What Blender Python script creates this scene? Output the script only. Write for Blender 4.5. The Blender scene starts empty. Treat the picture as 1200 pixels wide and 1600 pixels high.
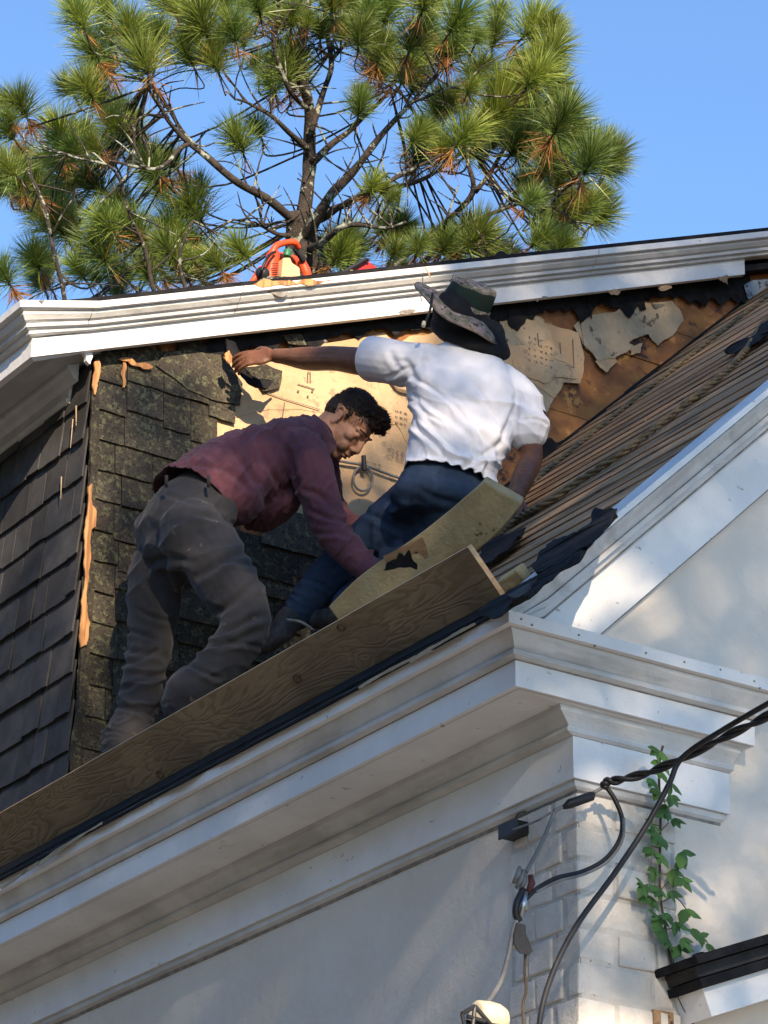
import bpy, bmesh, math, random
import numpy as np
from mathutils import Vector, Matrix, noise
from mathutils.geometry import tessellate_polygon
random.seed(7); RS = np.random.RandomState(7)
scene = bpy.context.scene
col = scene.collection
R = math.radians

# ------------------------------------------------------------------ camera
YAW, PITCH, ROLL, FPX = 0.57852435, 0.41781463, 0.01249538, 5071.18
W_ = Vector((math.sin(YAW)*math.cos(PITCH), math.cos(YAW)*math.cos(PITCH), math.sin(PITCH)))
r0 = Vector((math.cos(YAW), -math.sin(YAW), 0)); u0 = r0.cross(W_)
R_ = math.cos(ROLL)*r0+math.sin(ROLL)*u0
U_ = -math.sin(ROLL)*r0+math.cos(ROLL)*u0
CAM = Vector((0, 0, 1.6))
cd = bpy.data.cameras.new('camera'); cam = bpy.data.objects.new('camera', cd); col.objects.link(cam)
m = Matrix((R_, U_, -W_)).transposed().to_4x4(); m.translation = CAM
cam.matrix_world = m
cd.sensor_fit = 'VERTICAL'; cd.sensor_height = 36; cd.sensor_width = 27; cd.lens = FPX/1600*36
cd.clip_start = .1; cd.clip_end = 3000
scene.camera = cam

# ------------------------------------------------------------------ light
SUN = Vector((.30, .85, -.37)).normalized()          # travel direction of sunlight
elev = math.asin(-SUN.z); tosun = -SUN
world = bpy.data.worlds.new('World'); scene.world = world; world.use_nodes = True
wn = world.node_tree; wn.nodes.clear()
sky = wn.nodes.new('ShaderNodeTexSky'); sky.sky_type = 'NISHITA'; sky.sun_disc = False
sky.sun_elevation = elev; sky.sun_rotation = math.atan2(tosun.x, tosun.y)
sky.air_density = 1.0; sky.dust_density = .0; sky.ozone_density = 4.8
bg = wn.nodes.new('ShaderNodeBackground'); bg.inputs[1].default_value = .15
wo = wn.nodes.new('ShaderNodeOutputWorld')
wn.links.new(sky.outputs[0], bg.inputs[0]); wn.links.new(bg.outputs[0], wo.inputs[0])
sl = bpy.data.lights.new('sun', 'SUN'); so = bpy.data.objects.new('sun', sl); col.objects.link(so)
sl.energy = 5.0; sl.angle = R(.53); sl.color = (1, .80, .58)
so.rotation_euler = SUN.to_track_quat('-Z', 'Y').to_euler(); so.location = (0, -10, 20)
vs = scene.view_settings
scene.display_settings.display_device = 'sRGB'
vs.view_transform = 'Standard'; vs.look = 'None'; vs.gamma = 1; vs.exposure = .95; vs.use_curve_mapping = False

# ------------------------------------------------------------------ helpers
def ray(px, py):
    return ((px-600)*R_-(py-800)*U_+FPX*W_)/FPX
def on(px, py, ax, v):
    d = ray(px, py); return CAM+d*((v-CAM[ax])/d[ax])
def onp(px, py, n, c):                      # plane n.p=c
    n = Vector(n); d = ray(px, py); return CAM+d*((c-n.dot(CAM))/n.dot(d))
def at(px, py, depth): return CAM+ray(px, py)*depth
def proj(P):
    q = Vector(P)-CAM; k = q.dot(W_); return (600+FPX*q.dot(R_)/k, 800-FPX*q.dot(U_)/k)
def inside(poly, x, y):
    c = False; n = len(poly)
    for i in range(n):
        x0, y0 = poly[i]; x1, y1 = poly[i-1]
        if (y0 > y) != (y1 > y) and x < (x1-x0)*(y-y0)/(y1-y0)+x0: c = not c
    return c
def tag(o, label=None, cat=None, group=None, kind=None):
    if label: o['label'] = label
    if cat: o['category'] = cat
    if group: o['group'] = group
    if kind: o['kind'] = kind
    return o
def empty(name, loc):
    o = bpy.data.objects.new(name, None); col.objects.link(o); o.location = loc; o.empty_display_size = .1; return o
def wloc(o):
    v = Vector((0, 0, 0))
    while o is not None: v = v+o.location; o = o.parent
    return v
def link(name, me, mat=None, parent=None, smooth=False):
    o = bpy.data.objects.new(name, me); col.objects.link(o)
    if mat is not None and len(me.materials) == 0:
        for mm in (mat if isinstance(mat, (list, tuple)) else [mat]): me.materials.append(mm)
    if parent is not None:
        o.parent = parent; root = parent
        while root.parent: root = root.parent
        o.location = -wloc(parent)
    if smooth: me.shade_smooth()
    return o
def mesh(name, verts, faces, mat=None, parent=None, smooth=False):
    me = bpy.data.meshes.new(name); me.from_pydata([tuple(v) for v in verts], [], faces); me.update()
    return link(name, me, mat, parent, smooth)
class MB:
    def __init__(s): s.v = []; s.f = []
    def add(s, v, f):
        b = len(s.v); s.v += [Vector(x) for x in v]; s.f += [tuple(i+b for i in q) for q in f]; return s
    def box(s, c, x, y, z):              # centre and three half vectors
        c, x, y, z = map(Vector, (c, x, y, z))
        v = [c+i*x+j*y+k*z for i in (-1, 1) for j in (-1, 1) for k in (-1, 1)]
        f = [(0, 1, 3, 2), (4, 6, 7, 5), (0, 4, 5, 1), (2, 3, 7, 6), (0, 2, 6, 4), (1, 5, 7, 3)]
        if x.cross(y).dot(z) < 0: f = [q[::-1] for q in f]
        return s.add(v, f)
    def tube(s, pts, rad, n=8, cap=True):
        pts = [Vector(p) for p in pts]
        if not hasattr(rad, '__len__'): rad = [rad]*len(pts)
        b = len(s.v); up = Vector((.13, .21, .97)); prev = None
        for i, p in enumerate(pts):
            t = (pts[min(i+1, len(pts)-1)]-pts[max(i-1, 0)]).normalized()
            a = prev-t*prev.dot(t) if prev is not None else up-t*up.dot(t)
            if a.length < 1e-4: a = Vector((1, 0, 0))-t*t.x
            a.normalize(); prev = a; c = t.cross(a)
            for k in range(n):
                th = 2*math.pi*k/n; s.v.append(p+(a*math.cos(th)+c*math.sin(th))*rad[i])
        for i in range(len(pts)-1):
            for k in range(n):
                k2 = (k+1) % n; s.f.append((b+i*n+k, b+i*n+k2, b+(i+1)*n+k2, b+(i+1)*n+k))
        if cap:
            s.f.append(tuple(b+k for k in range(n))[::-1]); e = b+(len(pts)-1)*n; s.f.append(tuple(e+k for k in range(n)))
        return s
    def build(s, name, mat=None, parent=None, smooth=False): return mesh(name, s.v, s.f, mat, parent, smooth)
def spline(pts, n=8):
    pts = [Vector(p) for p in pts]; P = [pts[0]*2-pts[1]]+pts+[pts[-1]*2-pts[-2]]; out = []
    for i in range(1, len(P)-2):
        for k in range(n):
            t = k/n; a, b, c, d = P[i-1], P[i], P[i+1], P[i+2]
            out.append(.5*((2*b)+(c-a)*t+(2*a-5*b+4*c-d)*t*t+(3*b-a-3*c+d)*t**3))
    out.append(pts[-1]); return out
def bevel(o, w=.003, seg=2):
    md = o.modifiers.new('bevel', 'BEVEL'); md.width = w; md.segments = seg; md.limit_method = 'ANGLE'; return o

# ------------------------------------------------------------------ materials
def mat(name, c1, c2=None, scale=6, rough=.7, stretch=(1, 1, 1), detail=6, lo=.35, hi=.65, bump=0, bscale=None,
        spots=None, spots2=None, rand=0, spec=.3, metal=0, trans=0, sss=0, bstretch=None, sheen=0, wrinkle=None):
    """two-tone noise colour in world space, optional spot layers (colour, scale, lo, hi), bump and per-object value change"""
    m_ = bpy.data.materials.new(name); m_.use_nodes = True; nt = m_.node_tree; N = nt.nodes; L = nt.links
    b = N['Principled BSDF']; b.inputs['Roughness'].default_value = rough
    b.inputs['Specular IOR Level'].default_value = spec; b.inputs['Metallic'].default_value = metal
    geo = N.new('ShaderNodeNewGeometry')
    def vec(st):
        mp = N.new('ShaderNodeMapping'); mp.inputs['Scale'].default_value = st; L.new(geo.outputs['Position'], mp.inputs['Vector']); return mp.outputs[0]
    def noi(sc, st, det=detail, ro=.6):
        n_ = N.new('ShaderNodeTexNoise'); n_.inputs['Scale'].default_value = sc; n_.inputs['Detail'].default_value = det
        n_.inputs['Roughness'].default_value = ro; L.new(vec(st), n_.inputs['Vector']); return n_.outputs['Fac']
    def ramp(src, a, c):
        r_ = N.new('ShaderNodeMapRange'); r_.inputs[1].default_value = a; r_.inputs[2].default_value = c; r_.interpolation_type = 'SMOOTHSTEP'
        L.new(src, r_.inputs[0]); return r_.outputs[0]
    def mix(f, a, c, typ='MIX'):
        x = N.new('ShaderNodeMix'); x.data_type = 'RGBA'; x.blend_type = typ
        if hasattr(f, 'links'): L.new(f, x.inputs[0])
        else: x.inputs[0].default_value = f
        for k, q in ((6, a), (7, c)):
            if hasattr(q, 'links'): L.new(q, x.inputs[k])
            else: x.inputs[k].default_value = (*q[:3], 1)
        return x.outputs[2]
    m_['_'] = 0; c2 = c2 or tuple(x*.8 for x in c1)
    colr = mix(ramp(noi(scale, stretch), lo, hi), c1, c2)
    for sp in (spots, spots2):
        if sp:
            c_, s_, a_, b_ = sp[:4]; st_ = sp[4] if len(sp) > 4 else (1, 1, 1)
            colr = mix(ramp(noi(s_, st_, 4, .65), a_, b_), colr, c_)
    if rand:
        oi = N.new('ShaderNodeObjectInfo'); mr = N.new('ShaderNodeMapRange'); mr.inputs[3].default_value = 1-rand; mr.inputs[4].default_value = 1+rand
        L.new(oi.outputs['Random'], mr.inputs[0]); cmb = N.new('ShaderNodeCombineColor')
        for k in range(3): L.new(mr.outputs[0], cmb.inputs[k])
        colr = mix(1.0, colr, cmb.outputs[0], 'MULTIPLY')
    L.new(colr, b.inputs['Base Color'])
    if bump:
        bp = N.new('ShaderNodeBump'); bp.inputs['Strength'].default_value = 1; bp.inputs['Distance'].default_value = bump
        L.new(noi(bscale or scale*4, bstretch or stretch, 8, .65), bp.inputs['Height']); L.new(bp.outputs[0], b.inputs['Normal'])
    if wrinkle:
        wz = N.new('ShaderNodeTexNoise'); wz.noise_type = 'RIDGED_MULTIFRACTAL'; wz.inputs['Scale'].default_value = wrinkle[0]; wz.inputs['Detail'].default_value = 3
        wz.inputs['Distortion'].default_value = wrinkle[2]; L.new(vec(wrinkle[3]), wz.inputs['Vector'])
        bw = N.new('ShaderNodeBump'); bw.inputs['Distance'].default_value = wrinkle[1]; L.new(wz.outputs[0], bw.inputs['Height'])
        if bump: L.new(bw.outputs[0], bp.inputs['Normal'])
        else: L.new(bw.outputs[0], b.inputs['Normal'])
    if sss:
        b.inputs['Subsurface Weight'].default_value = sss; b.inputs['Subsurface Radius'].default_value = (.012, .005, .003); b.inputs['Subsurface Scale'].default_value = 1
    if sheen: b.inputs['Sheen Weight'].default_value = sheen; b.inputs['Sheen Roughness'].default_value = .5
    if trans:
        tr = N.new('ShaderNodeBsdfTranslucent'); L.new(colr, tr.inputs[0]); ms = N.new('ShaderNodeMixShader'); ms.inputs[0].default_value = trans
        L.new(b.outputs[0], ms.inputs[1]); L.new(tr.outputs[0], ms.inputs[2]); L.new(ms.outputs[0], N['Material Output'].inputs[0])
    del m_['_']
    return m_
M = {}
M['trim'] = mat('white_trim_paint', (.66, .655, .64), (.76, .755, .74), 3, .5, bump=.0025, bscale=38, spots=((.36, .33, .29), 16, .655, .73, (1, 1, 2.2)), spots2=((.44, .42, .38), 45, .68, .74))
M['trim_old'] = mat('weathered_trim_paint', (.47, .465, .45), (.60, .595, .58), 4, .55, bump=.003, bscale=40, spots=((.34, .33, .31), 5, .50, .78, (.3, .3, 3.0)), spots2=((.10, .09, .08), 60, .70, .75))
M['stucco'] = mat('painted_stucco', (.66, .585, .495), (.70, .635, .55), 2.5, .85, bump=.007, bscale=22, detail=5)
M['brick'] = mat('painted_brick', (.58, .535, .47), (.68, .63, .56), 9, .8, bump=.008, bscale=45, spots=((.33, .27, .22), 40, .69, .74), rand=.05)
M['mortar'] = mat('painted_mortar', (.50, .465, .41), (.58, .54, .485), 20, .9, bump=.008, bscale=50, spots=((.2, .16, .13), 30, .62, .7))
M['stain_shade'] = mat('grime_shade_lines', (.17, .155, .135), (.30, .28, .25), 25, .95, bump=.004)  # also colours the shade lines painted into the moulding grooves
M['shingle_dark'] = mat('charcoal_shingle', (.038, .037, .039), (.062, .060, .060), 9, .9, bump=.003, bscale=220, spots=((.10, .10, .10), 230, .64, .70), rand=.3)
M['shingle_moss'] = mat('lichen_shingle', (.045, .039, .031), (.075, .062, .047), 10, .95, bump=.005, bscale=150,
                        spots=((.135, .135, .075), 42, .50, .64), spots2=((.016, .015, .013), 110, .54, .62), rand=.3)
M['felt'] = mat('black_roofing_felt', (.010, .010, .011), (.020, .020, .022), 14, .85, bump=.008, bscale=25, spots=((.07, .075, .085), 60, .68, .74), spec=.12)
M['raw_wood'] = mat('fresh_split_wood', (.58, .30, .12), (.33, .15, .06), 45, .7, (1, 1, .10), lo=.42, hi=.58, bump=.003, bscale=90, spots=((.10, .05, .03), 30, .60, .68, (1, 1, .2)))
M['board'] = mat('aged_pine_board', (.43, .270, .150), (.27, .170, .098), 22, .75, (1, .06, 1), lo=.3, hi=.7, bump=.004, bscale=70, spots=((.040, .030, .025), 30, .56, .66, (1, .09, 1)), spots2=((.40, .23, .11), 7, .56, .72, (1, .22, 1)), rand=.2, spec=.08)
M['sheath'] = mat('tar_stained_sheathing', (.36, .155, .045), (.20, .082, .033), 5, .7, (1, 1, 1.3), lo=.38, hi=.62, bump=.003, bscale=60, spots=((.045, .025, .018), 8, .58, .66), spots2=((.46, .22, .065), 13, .57, .66), rand=.08)
M['kraft'] = mat('kraft_paper', (.47, .31, .17), (.56, .39, .225), 6, .8, bump=.006, bscale=18, spots=((.36, .25, .15), 12, .58, .66), spots2=((.12, .09, .07), 60, .70, .74))
M['kraft2'] = mat('weathered_building_paper', (.36, .275, .175), (.46, .355, .23), 7, .85, bump=.009, bscale=20, spots=((.14, .10, .07), 20, .6, .66), spots2=((.05, .04, .035), 75, .68, .72))
M['ink'] = mat('faded_print', (.09, .065, .05), (.17, .13, .10), 80, .9)
M['galv'] = mat('galvanised_flashing', (.33, .38, .41), (.20, .24, .27), 15, .45, metal=.5, spots=((.06, .06, .06), 20, .6, .66))
def plank_mat():
    m_ = bpy.data.materials.new('plywood_face'); m_.use_nodes = True; N = m_.node_tree.nodes; L = m_.node_tree.links; b = N['Principled BSDF']
    b.inputs['Roughness'].default_value = .65; b.inputs['Specular IOR Level'].default_value = .25
    g = N.new('ShaderNodeNewGeometry'); mp = N.new('ShaderNodeMapping'); mp.inputs['Scale'].default_value = (1.3, .30, 1.3); L.new(g.outputs['Position'], mp.inputs[0])
    n1 = N.new('ShaderNodeTexNoise'); n1.inputs['Scale'].default_value = 6.5; n1.inputs['Detail'].default_value = 3.5; n1.inputs['Distortion'].default_value = .7; L.new(mp.outputs[0], n1.inputs[0])
    mul = N.new('ShaderNodeMath'); mul.operation = 'MULTIPLY'; mul.inputs[1].default_value = 24; L.new(n1.outputs[0], mul.inputs[0])
    fr = N.new('ShaderNodeMath'); fr.operation = 'PINGPONG'; fr.inputs[1].default_value = 1; L.new(mul.outputs[0], fr.inputs[0])
    rp = N.new('ShaderNodeValToRGB'); rp.color_ramp.elements[0].color = (.20, .14, .078, 1); rp.color_ramp.elements[0].position = .0
    rp.color_ramp.elements[1].color = (.30, .215, .125, 1); rp.color_ramp.elements[1].position = .45
    L.new(fr.outputs[0], rp.inputs[0])
    n2 = N.new('ShaderNodeTexNoise'); n2.inputs['Scale'].default_value = 3; n2.inputs['Detail'].default_value = 6; L.new(g.outputs['Position'], n2.inputs[0])
    r2 = N.new('ShaderNodeMapRange'); r2.inputs[1].default_value = .4; r2.inputs[2].default_value = .7; L.new(n2.outputs[0], r2.inputs[0])
    mx = N.new('ShaderNodeMix'); mx.data_type = 'RGBA'; mx.inputs[7].default_value = (.17, .12, .075, 1); L.new(r2.outputs[0], mx.inputs[0]); L.new(rp.outputs[0], mx.inputs[6])
    L.new(mx.outputs[2], b.inputs['Base Color'])
    bp = N.new('ShaderNodeBump'); bp.inputs['Distance'].default_value = .0015; L.new(fr.outputs[0], bp.inputs['Height']); L.new(bp.outputs[0], b.inputs['Normal'])
    return m_
M['ply'] = plank_mat()
M['ply_edge'] = mat('sawn_plywood_edge', (.72, .46, .24), (.55, .32, .15), 60, .7, (1, .2, 1))
M['foam'] = mat('dirty_yellow_foam', (.46, .35, .185), (.36, .27, .135), 7, .85, bump=.006, bscale=40, spots=((.10, .065, .03), 11, .62, .70), spots2=((.46, .37, .15), 30, .62, .7))
M['rope'] = mat('old_manila_rope', (.20, .15, .085), (.11, .082, .05), 60, .9, bump=.002, bscale=300)
M['rubber'] = mat('black_rubber', (.012, .012, .013), (.022, .022, .023), 20, .45)
M['cable_grey'] = mat('grey_cable_jacket', (.13, .13, .125), (.20, .20, .19), 20, .5)
M['metal'] = mat('bright_metal', (.5, .5, .5), (.3, .3, .3), 40, .3, metal=.9)
M['bark'] = mat('pine_bark', (.065, .052, .043), (.028, .023, .02), 9, .95, bump=.03, bscale=16, spots=((.30, .32, .25), 9, .54, .60), spots2=((.015, .012, .01), 20, .62, .68))
M['needle'] = mat('pine_needles', (.25, .30, .052), (.125, .195, .038), 1.6, .42, trans=.30, rand=.28, spec=.6)
M['needle_old'] = mat('browned_needles', (.42, .20, .06), (.26, .12, .04), 3, .6, trans=.25, rand=.2)
M['leaf'] = mat('oak_leaves', (.05, .09, .02), (.07, .11, .03), 2, .6, trans=.2)
M['vine'] = mat('vine_leaf', (.10, .20, .042), (.060, .135, .030), 14, .5, trans=.25, rand=.25)
M['stem'] = mat('vine_stem', (.12, .08, .045), (.06, .045, .03), 30, .8)
M['skin_a'] = mat('light_brown_skin', (.46, .245, .160), (.39, .20, .125), 18, .5, sss=.12, bump=.0012, bscale=120)
M['skin_b'] = mat('dark_brown_skin', (.155, .065, .036), (.115, .046, .026), 14, .45, sss=.08, bump=.0015, bscale=120)
M['hair'] = mat('black_brown_hair', (.020, .012, .009), (.045, .026, .016), 60, .5, bump=.004, bscale=110)
M['lip'] = mat('lip', (.22, .085, .065), (.18, .07, .05), 40, .5)
M['maroon'] = mat('maroon_jersey', (.105, .036, .050), (.080, .028, .040), 7, .9, bump=.001, bscale=500, spots=((.15, .052, .066), 5, .55, .7), sheen=.1, wrinkle=(4, .006, .6, (1.6, 1, .8)))
M['trouser'] = mat('dusty_charcoal_trousers', (.025, .024, .027), (.036, .034, .036), 5, .9, bump=.001, bscale=500, spots=((.058, .050, .048), 6, .58, .74), spots2=((.13, .105, .09), 18, .63, .75), sheen=.1, wrinkle=(5, .006, .7, (1, 1, 1.5)))
M['denim'] = mat('dark_blue_denim', (.014, .028, .058), (.026, .046, .086), 9, .85, bump=.001, bscale=600, spots=((.04, .06, .10), 12, .6, .75), wrinkle=(6, .009, .6, (1.3, 1, 1)))
M['tee'] = mat('white_cotton', (.74, .73, .76), (.68, .67, .70), 5, .9, bump=.001, bscale=500, spots=((.36, .32, .28), 9, .685, .80), wrinkle=(4, .012, .7, (1.5, 1, .8)))
M['black_cloth'] = mat('black_cloth', (.008, .008, .010), (.014, .014, .016), 20, .95, bump=.002, bscale=60)
def camo():
    m_ = mat('camouflage_cloth', (.26, .19, .165), (.14, .13, .085), 26, .9, lo=.47, hi=.53, spots=((.055, .042, .036), 34, .57, .59), spots2=((.42, .36, .31), 42, .62, .65))
    return m_
M['camo'] = camo()
M['hat_green'] = mat('dark_green_mesh', (.013, .027, .020), (.020, .036, .027), 30, .85, bump=.001, bscale=700)
M['orange'] = mat('orange_plastic', (.70, .085, .025), (.62, .07, .02), 8, .4)
M['dark_plastic'] = mat('dark_plastic', (.02, .02, .022), (.035, .035, .037), 20, .45)
M['cream'] = mat('translucent_cream_plastic', (.62, .47, .25), (.55, .40, .20), 8, .4, sss=.1)
M['green'] = mat('green_cap', (.03, .16, .07), (.025, .13, .06), 8, .4)
M['lamp'] = mat('cream_lamp_housing', (.68, .58, .40), (.60, .50, .33), 8, .45)
M['glass'] = mat('window_glass', (.02, .025, .03), None, 5, .1)
M['ground'] = mat('grass_ground', (.16, .145, .10), (.21, .18, .135), 1.5, .95, bump=.03, bscale=8)
M['boot'] = mat('tan_leather', (.30, .15, .07), (.20, .10, .05), 25, .7, bump=.002)
M['shoe'] = mat('dark_shoe', (.02, .02, .022), (.05, .05, .055), 30, .7)

# ------------------------------------------------------------------ frame of the house
CX, CY, CZ = 4.850, 6.788, 5.004
SL = .95                                   # roof slope
def roofz(x): return CZ+SL*(x-CX)
NU = Vector((-SL, 0, 1)).normalized()      # roof normal
UP = Vector((1, 0, SL)).normalized()       # up the slope
def onroof(px, py, h=0):
    return onp(px, py, (-SL, 0, 1), CZ-SL*CX+h*math.sqrt(1+SL*SL))
YC, XC = 9.8, 5.08                          # dormer cheek plane and dormer front plane
gr = MB(); gr.add([(-400, -400, 0), (400, -400, 0), (400, 400, 0), (-400, 400, 0)], [(0, 1, 2, 3)])
tag(gr.build('ground', M['ground']), 'dry grass and gravel ground around the foot of the house', kind='structure')

dv = MB(); dv.box((6, -4, -.05), (8, 0, 0), (0, 10.4, 0), (0, 0, .09)); tag(dv.build('bounce_paving', mat('pale_concrete', (.34, .33, .31), (.28, .27, .255), 2, .9, bump=.004)), 'pale concrete paving added in front of the gable end to bounce light', kind='structure')  # unseen paving added to bounce warm light onto the gable end
nh = empty('sky_block_house', (-9, 14, 0)); tag(nh, 'dark brick house added across the side yard to block sky light, outside the picture', 'house')  # unseen house added to keep sky light off the side wall
MB().box((-12, 20, 4.6), (3.6, 0, 0), (0, 21, 0), (0, 0, 4.6)).build('wall', mat('dark_brick', (.075, .040, .032), (.05, .03, .025), 12, .9, bump=.004), nh)
MB().add([(-16.1, -1.6, 9.1), (-7.9, -1.6, 9.1), (-12, -1.6, 12.4), (-16.1, 41.6, 9.1), (-7.9, 41.6, 9.1), (-12, 41.6, 12.4)], [(0, 1, 2), (5, 4, 3), (0, 3, 4, 1), (1, 4, 5, 2), (2, 5, 3, 0)]).build('roof', M['shingle_dark'], nh)
for zz in (1.9, 6.2):
    for yy in (2, 6, 10, 14, 18, 22, 26, 30, 34, 38):
        wf = MB().box((-8.39, yy, zz), (.03, 0, 0), (0, .6, 0), (0, 0, .85)).build('window', M['trim'], nh)
        MB().box((-8.35, yy, zz), (.015, 0, 0), (0, .5, 0), (0, 0, .75)).build('pane', M['glass'], wf)

house = empty('house', (CX+.345, CY+.15, 0))
tag(house, 'white painted brick and stucco house with steep roof, cornices and a half stripped dormer', 'house')
WX, WY = CX+.345, CY+.15
# walls
w = MB(); ytop = 4.70
w.box((WX+.1, 13, 2.35), (.1, 0, 0), (0, 13-WY-.2, 0), (0, 0, 2.35))
w.build('side_wall', M['stucco'], house)
side_wall = bpy.data.objects['side_wall']
XR = 10.2; zr = roofz(XR)-.12
gv = [(WX, 0), (15.2, 0), (15.2, 4.9), (XR, zr), (CX+.42, roofz(CX+.42)-.12), (WX, 4.75)]
nv = len(gv); gb = MB()
gb.add([(x, WY, z) for x, z in gv]+[(x, WY+.2, z) for x, z in gv], [tuple(range(nv)), tuple(range(2*nv-1, nv-1, -1))]+[(i, i+nv, (i+1) % nv+nv, (i+1) % nv) for i in range(nv)])
gable = gb.build('gable_wall', M['stucco'], house)

def wav(p, a=.0016, s=2.5):
    return Vector((noise.noise(Vector(p)*s)*a, noise.noise(Vector(p)*s+Vector((7, 3, 1)))*a, noise.noise(Vector(p)*s+Vector((1, 9, 4)))*a))
def sweep(name, stations, mat_, parent, caps=True):
    """stations: list of closed sections (same point count)"""
    n = len(stations[0]); v = [Vector(p)+wav(p) for s in stations for p in s]; f = []
    for i in range(len(stations)-1):
        for k in range(n):
            k2 = (k+1) % n; f.append((i*n+k, i*n+k2, (i+1)*n+k2, (i+1)*n+k))
    if caps:
        f.append(tuple(range(n))[::-1]); e = (len(stations)-1)*n; f.append(tuple(e+k for k in range(n)))
    o = mesh(name, v, f, mat_, parent)
    bm = bmesh.new(); bm.from_mesh(o.data); bmesh.ops.recalc_face_normals(bm, faces=bm.faces); bm.to_mesh(o.data); bm.free()
    return o
def lin(a, b, n): return [a+(b-a)*i/n for i in range(n+1)]
# ---- eave cornice, mitred round the corner and back along the gable
def cornice(name, prof, mat_):
    st = []
    for Y in lin(18, CY+.6, 60): st.append([(CX+dx, Y, z) for dx, dy, z in prof])
    st.append([(CX+dx, CY+dy, z) for dx, dy, z in prof])
    for X in lin(CX+.4, CX+.85, 6): st.append([(X, CY+dy, z) for dx, dy, z in prof])
    st.append([(CX+1.0-dy, CY+dy, z) for dx, dy, z in prof])
    st.append([(CX+1.0-dy, WY+.01, z) for dx, dy, z in prof])
    return sweep(name, st, mat_, house)
BK = [(.36, .165)]
cornice('drip_edge', [(0, 0, 5.008), (.003, .003, 4.973), (.03, .03, 4.9715), (.36, .165, 4.9715), (.36, .165, 5.008)], M['trim'])
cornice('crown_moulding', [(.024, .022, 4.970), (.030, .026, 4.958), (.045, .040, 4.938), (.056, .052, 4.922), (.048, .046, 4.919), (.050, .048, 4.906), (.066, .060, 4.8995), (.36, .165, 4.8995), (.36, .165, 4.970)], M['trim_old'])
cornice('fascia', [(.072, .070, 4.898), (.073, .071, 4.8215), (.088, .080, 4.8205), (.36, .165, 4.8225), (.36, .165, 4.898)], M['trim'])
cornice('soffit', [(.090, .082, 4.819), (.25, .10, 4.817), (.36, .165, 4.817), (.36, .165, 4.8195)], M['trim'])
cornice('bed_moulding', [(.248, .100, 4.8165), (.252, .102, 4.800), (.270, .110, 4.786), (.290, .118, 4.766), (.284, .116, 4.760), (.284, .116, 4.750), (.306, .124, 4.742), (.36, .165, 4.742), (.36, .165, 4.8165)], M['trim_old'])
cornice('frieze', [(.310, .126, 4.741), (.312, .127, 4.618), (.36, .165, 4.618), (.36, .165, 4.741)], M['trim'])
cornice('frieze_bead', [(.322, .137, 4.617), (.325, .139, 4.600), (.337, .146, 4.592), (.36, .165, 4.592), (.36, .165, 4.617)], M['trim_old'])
cornice('wall_joint', [(.338, .1465, 4.5915), (.340, .148, 4.584), (.36, .165, 4.584), (.36, .165, 4.5915)], M['stain_shade'])

cornice('quirk_shade_line', [(.031, .027, 4.9712), (.031, .027, 4.9655), (.05, .05, 4.9655), (.05, .05, 4.9712)], M['stain_shade'])  # dark strips paint shade and dirt into the cornice grooves
cornice('quirk_shade_line', [(.057, .054, 4.924), (.0505, .0485, 4.917), (.07, .07, 4.917), (.07, .07, 4.924)], M['stain_shade'])
cornice('quirk_shade_line', [(.0715, .0672, 4.9005), (.0710, .0690, 4.8965), (.09, .09, 4.8965), (.09, .09, 4.9005)], M['stain_shade'])
# ---- gable rake cornice (both slopes of the gable end)
def rake(name, prof, mat_, parent=house):
    st = []
    for X in lin(4.872, 10.2, 30):
        z = 5.48+.96*(X-5.32); st.append([(X, CY+dy, max(z+dz, 4.985-dz*.01)) for dy, dz in prof])
    sweep(name, st, mat_, parent)
rake('rake_drip_edge', [(.004, 0), (.004, -.024), (.035, -.026), (.17, -.05), (.17, 0)], M['trim'])
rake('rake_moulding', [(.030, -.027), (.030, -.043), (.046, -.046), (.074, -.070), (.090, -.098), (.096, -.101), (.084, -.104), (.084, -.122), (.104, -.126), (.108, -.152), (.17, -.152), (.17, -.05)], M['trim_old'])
rake('quirk_shade_line', [(.024, -.0245), (.026, -.032), (.06, -.036), (.06, -.028)], M['stain_shade'])  # rake groove shadows and dirt put in as dark strips
rake('quirk_shade_line', [(.0935, -.100), (.0925, -.1065), (.12, -.108), (.12, -.10)], M['stain_shade'])
rake('quirk_shade_line', [(.1065, -.150), (.1100, -.158), (.13, -.16), (.13, -.15)], M['stain_shade'])
rake('rake_fascia', [(.120, -.15), (.122, -.352), (.17, -.36), (.17, -.15)], M['trim'])
rake('rake_joint', [(.143, -.352), (.146, -.362), (.17, -.366), (.17, -.35)], M['stain_shade'])

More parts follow.
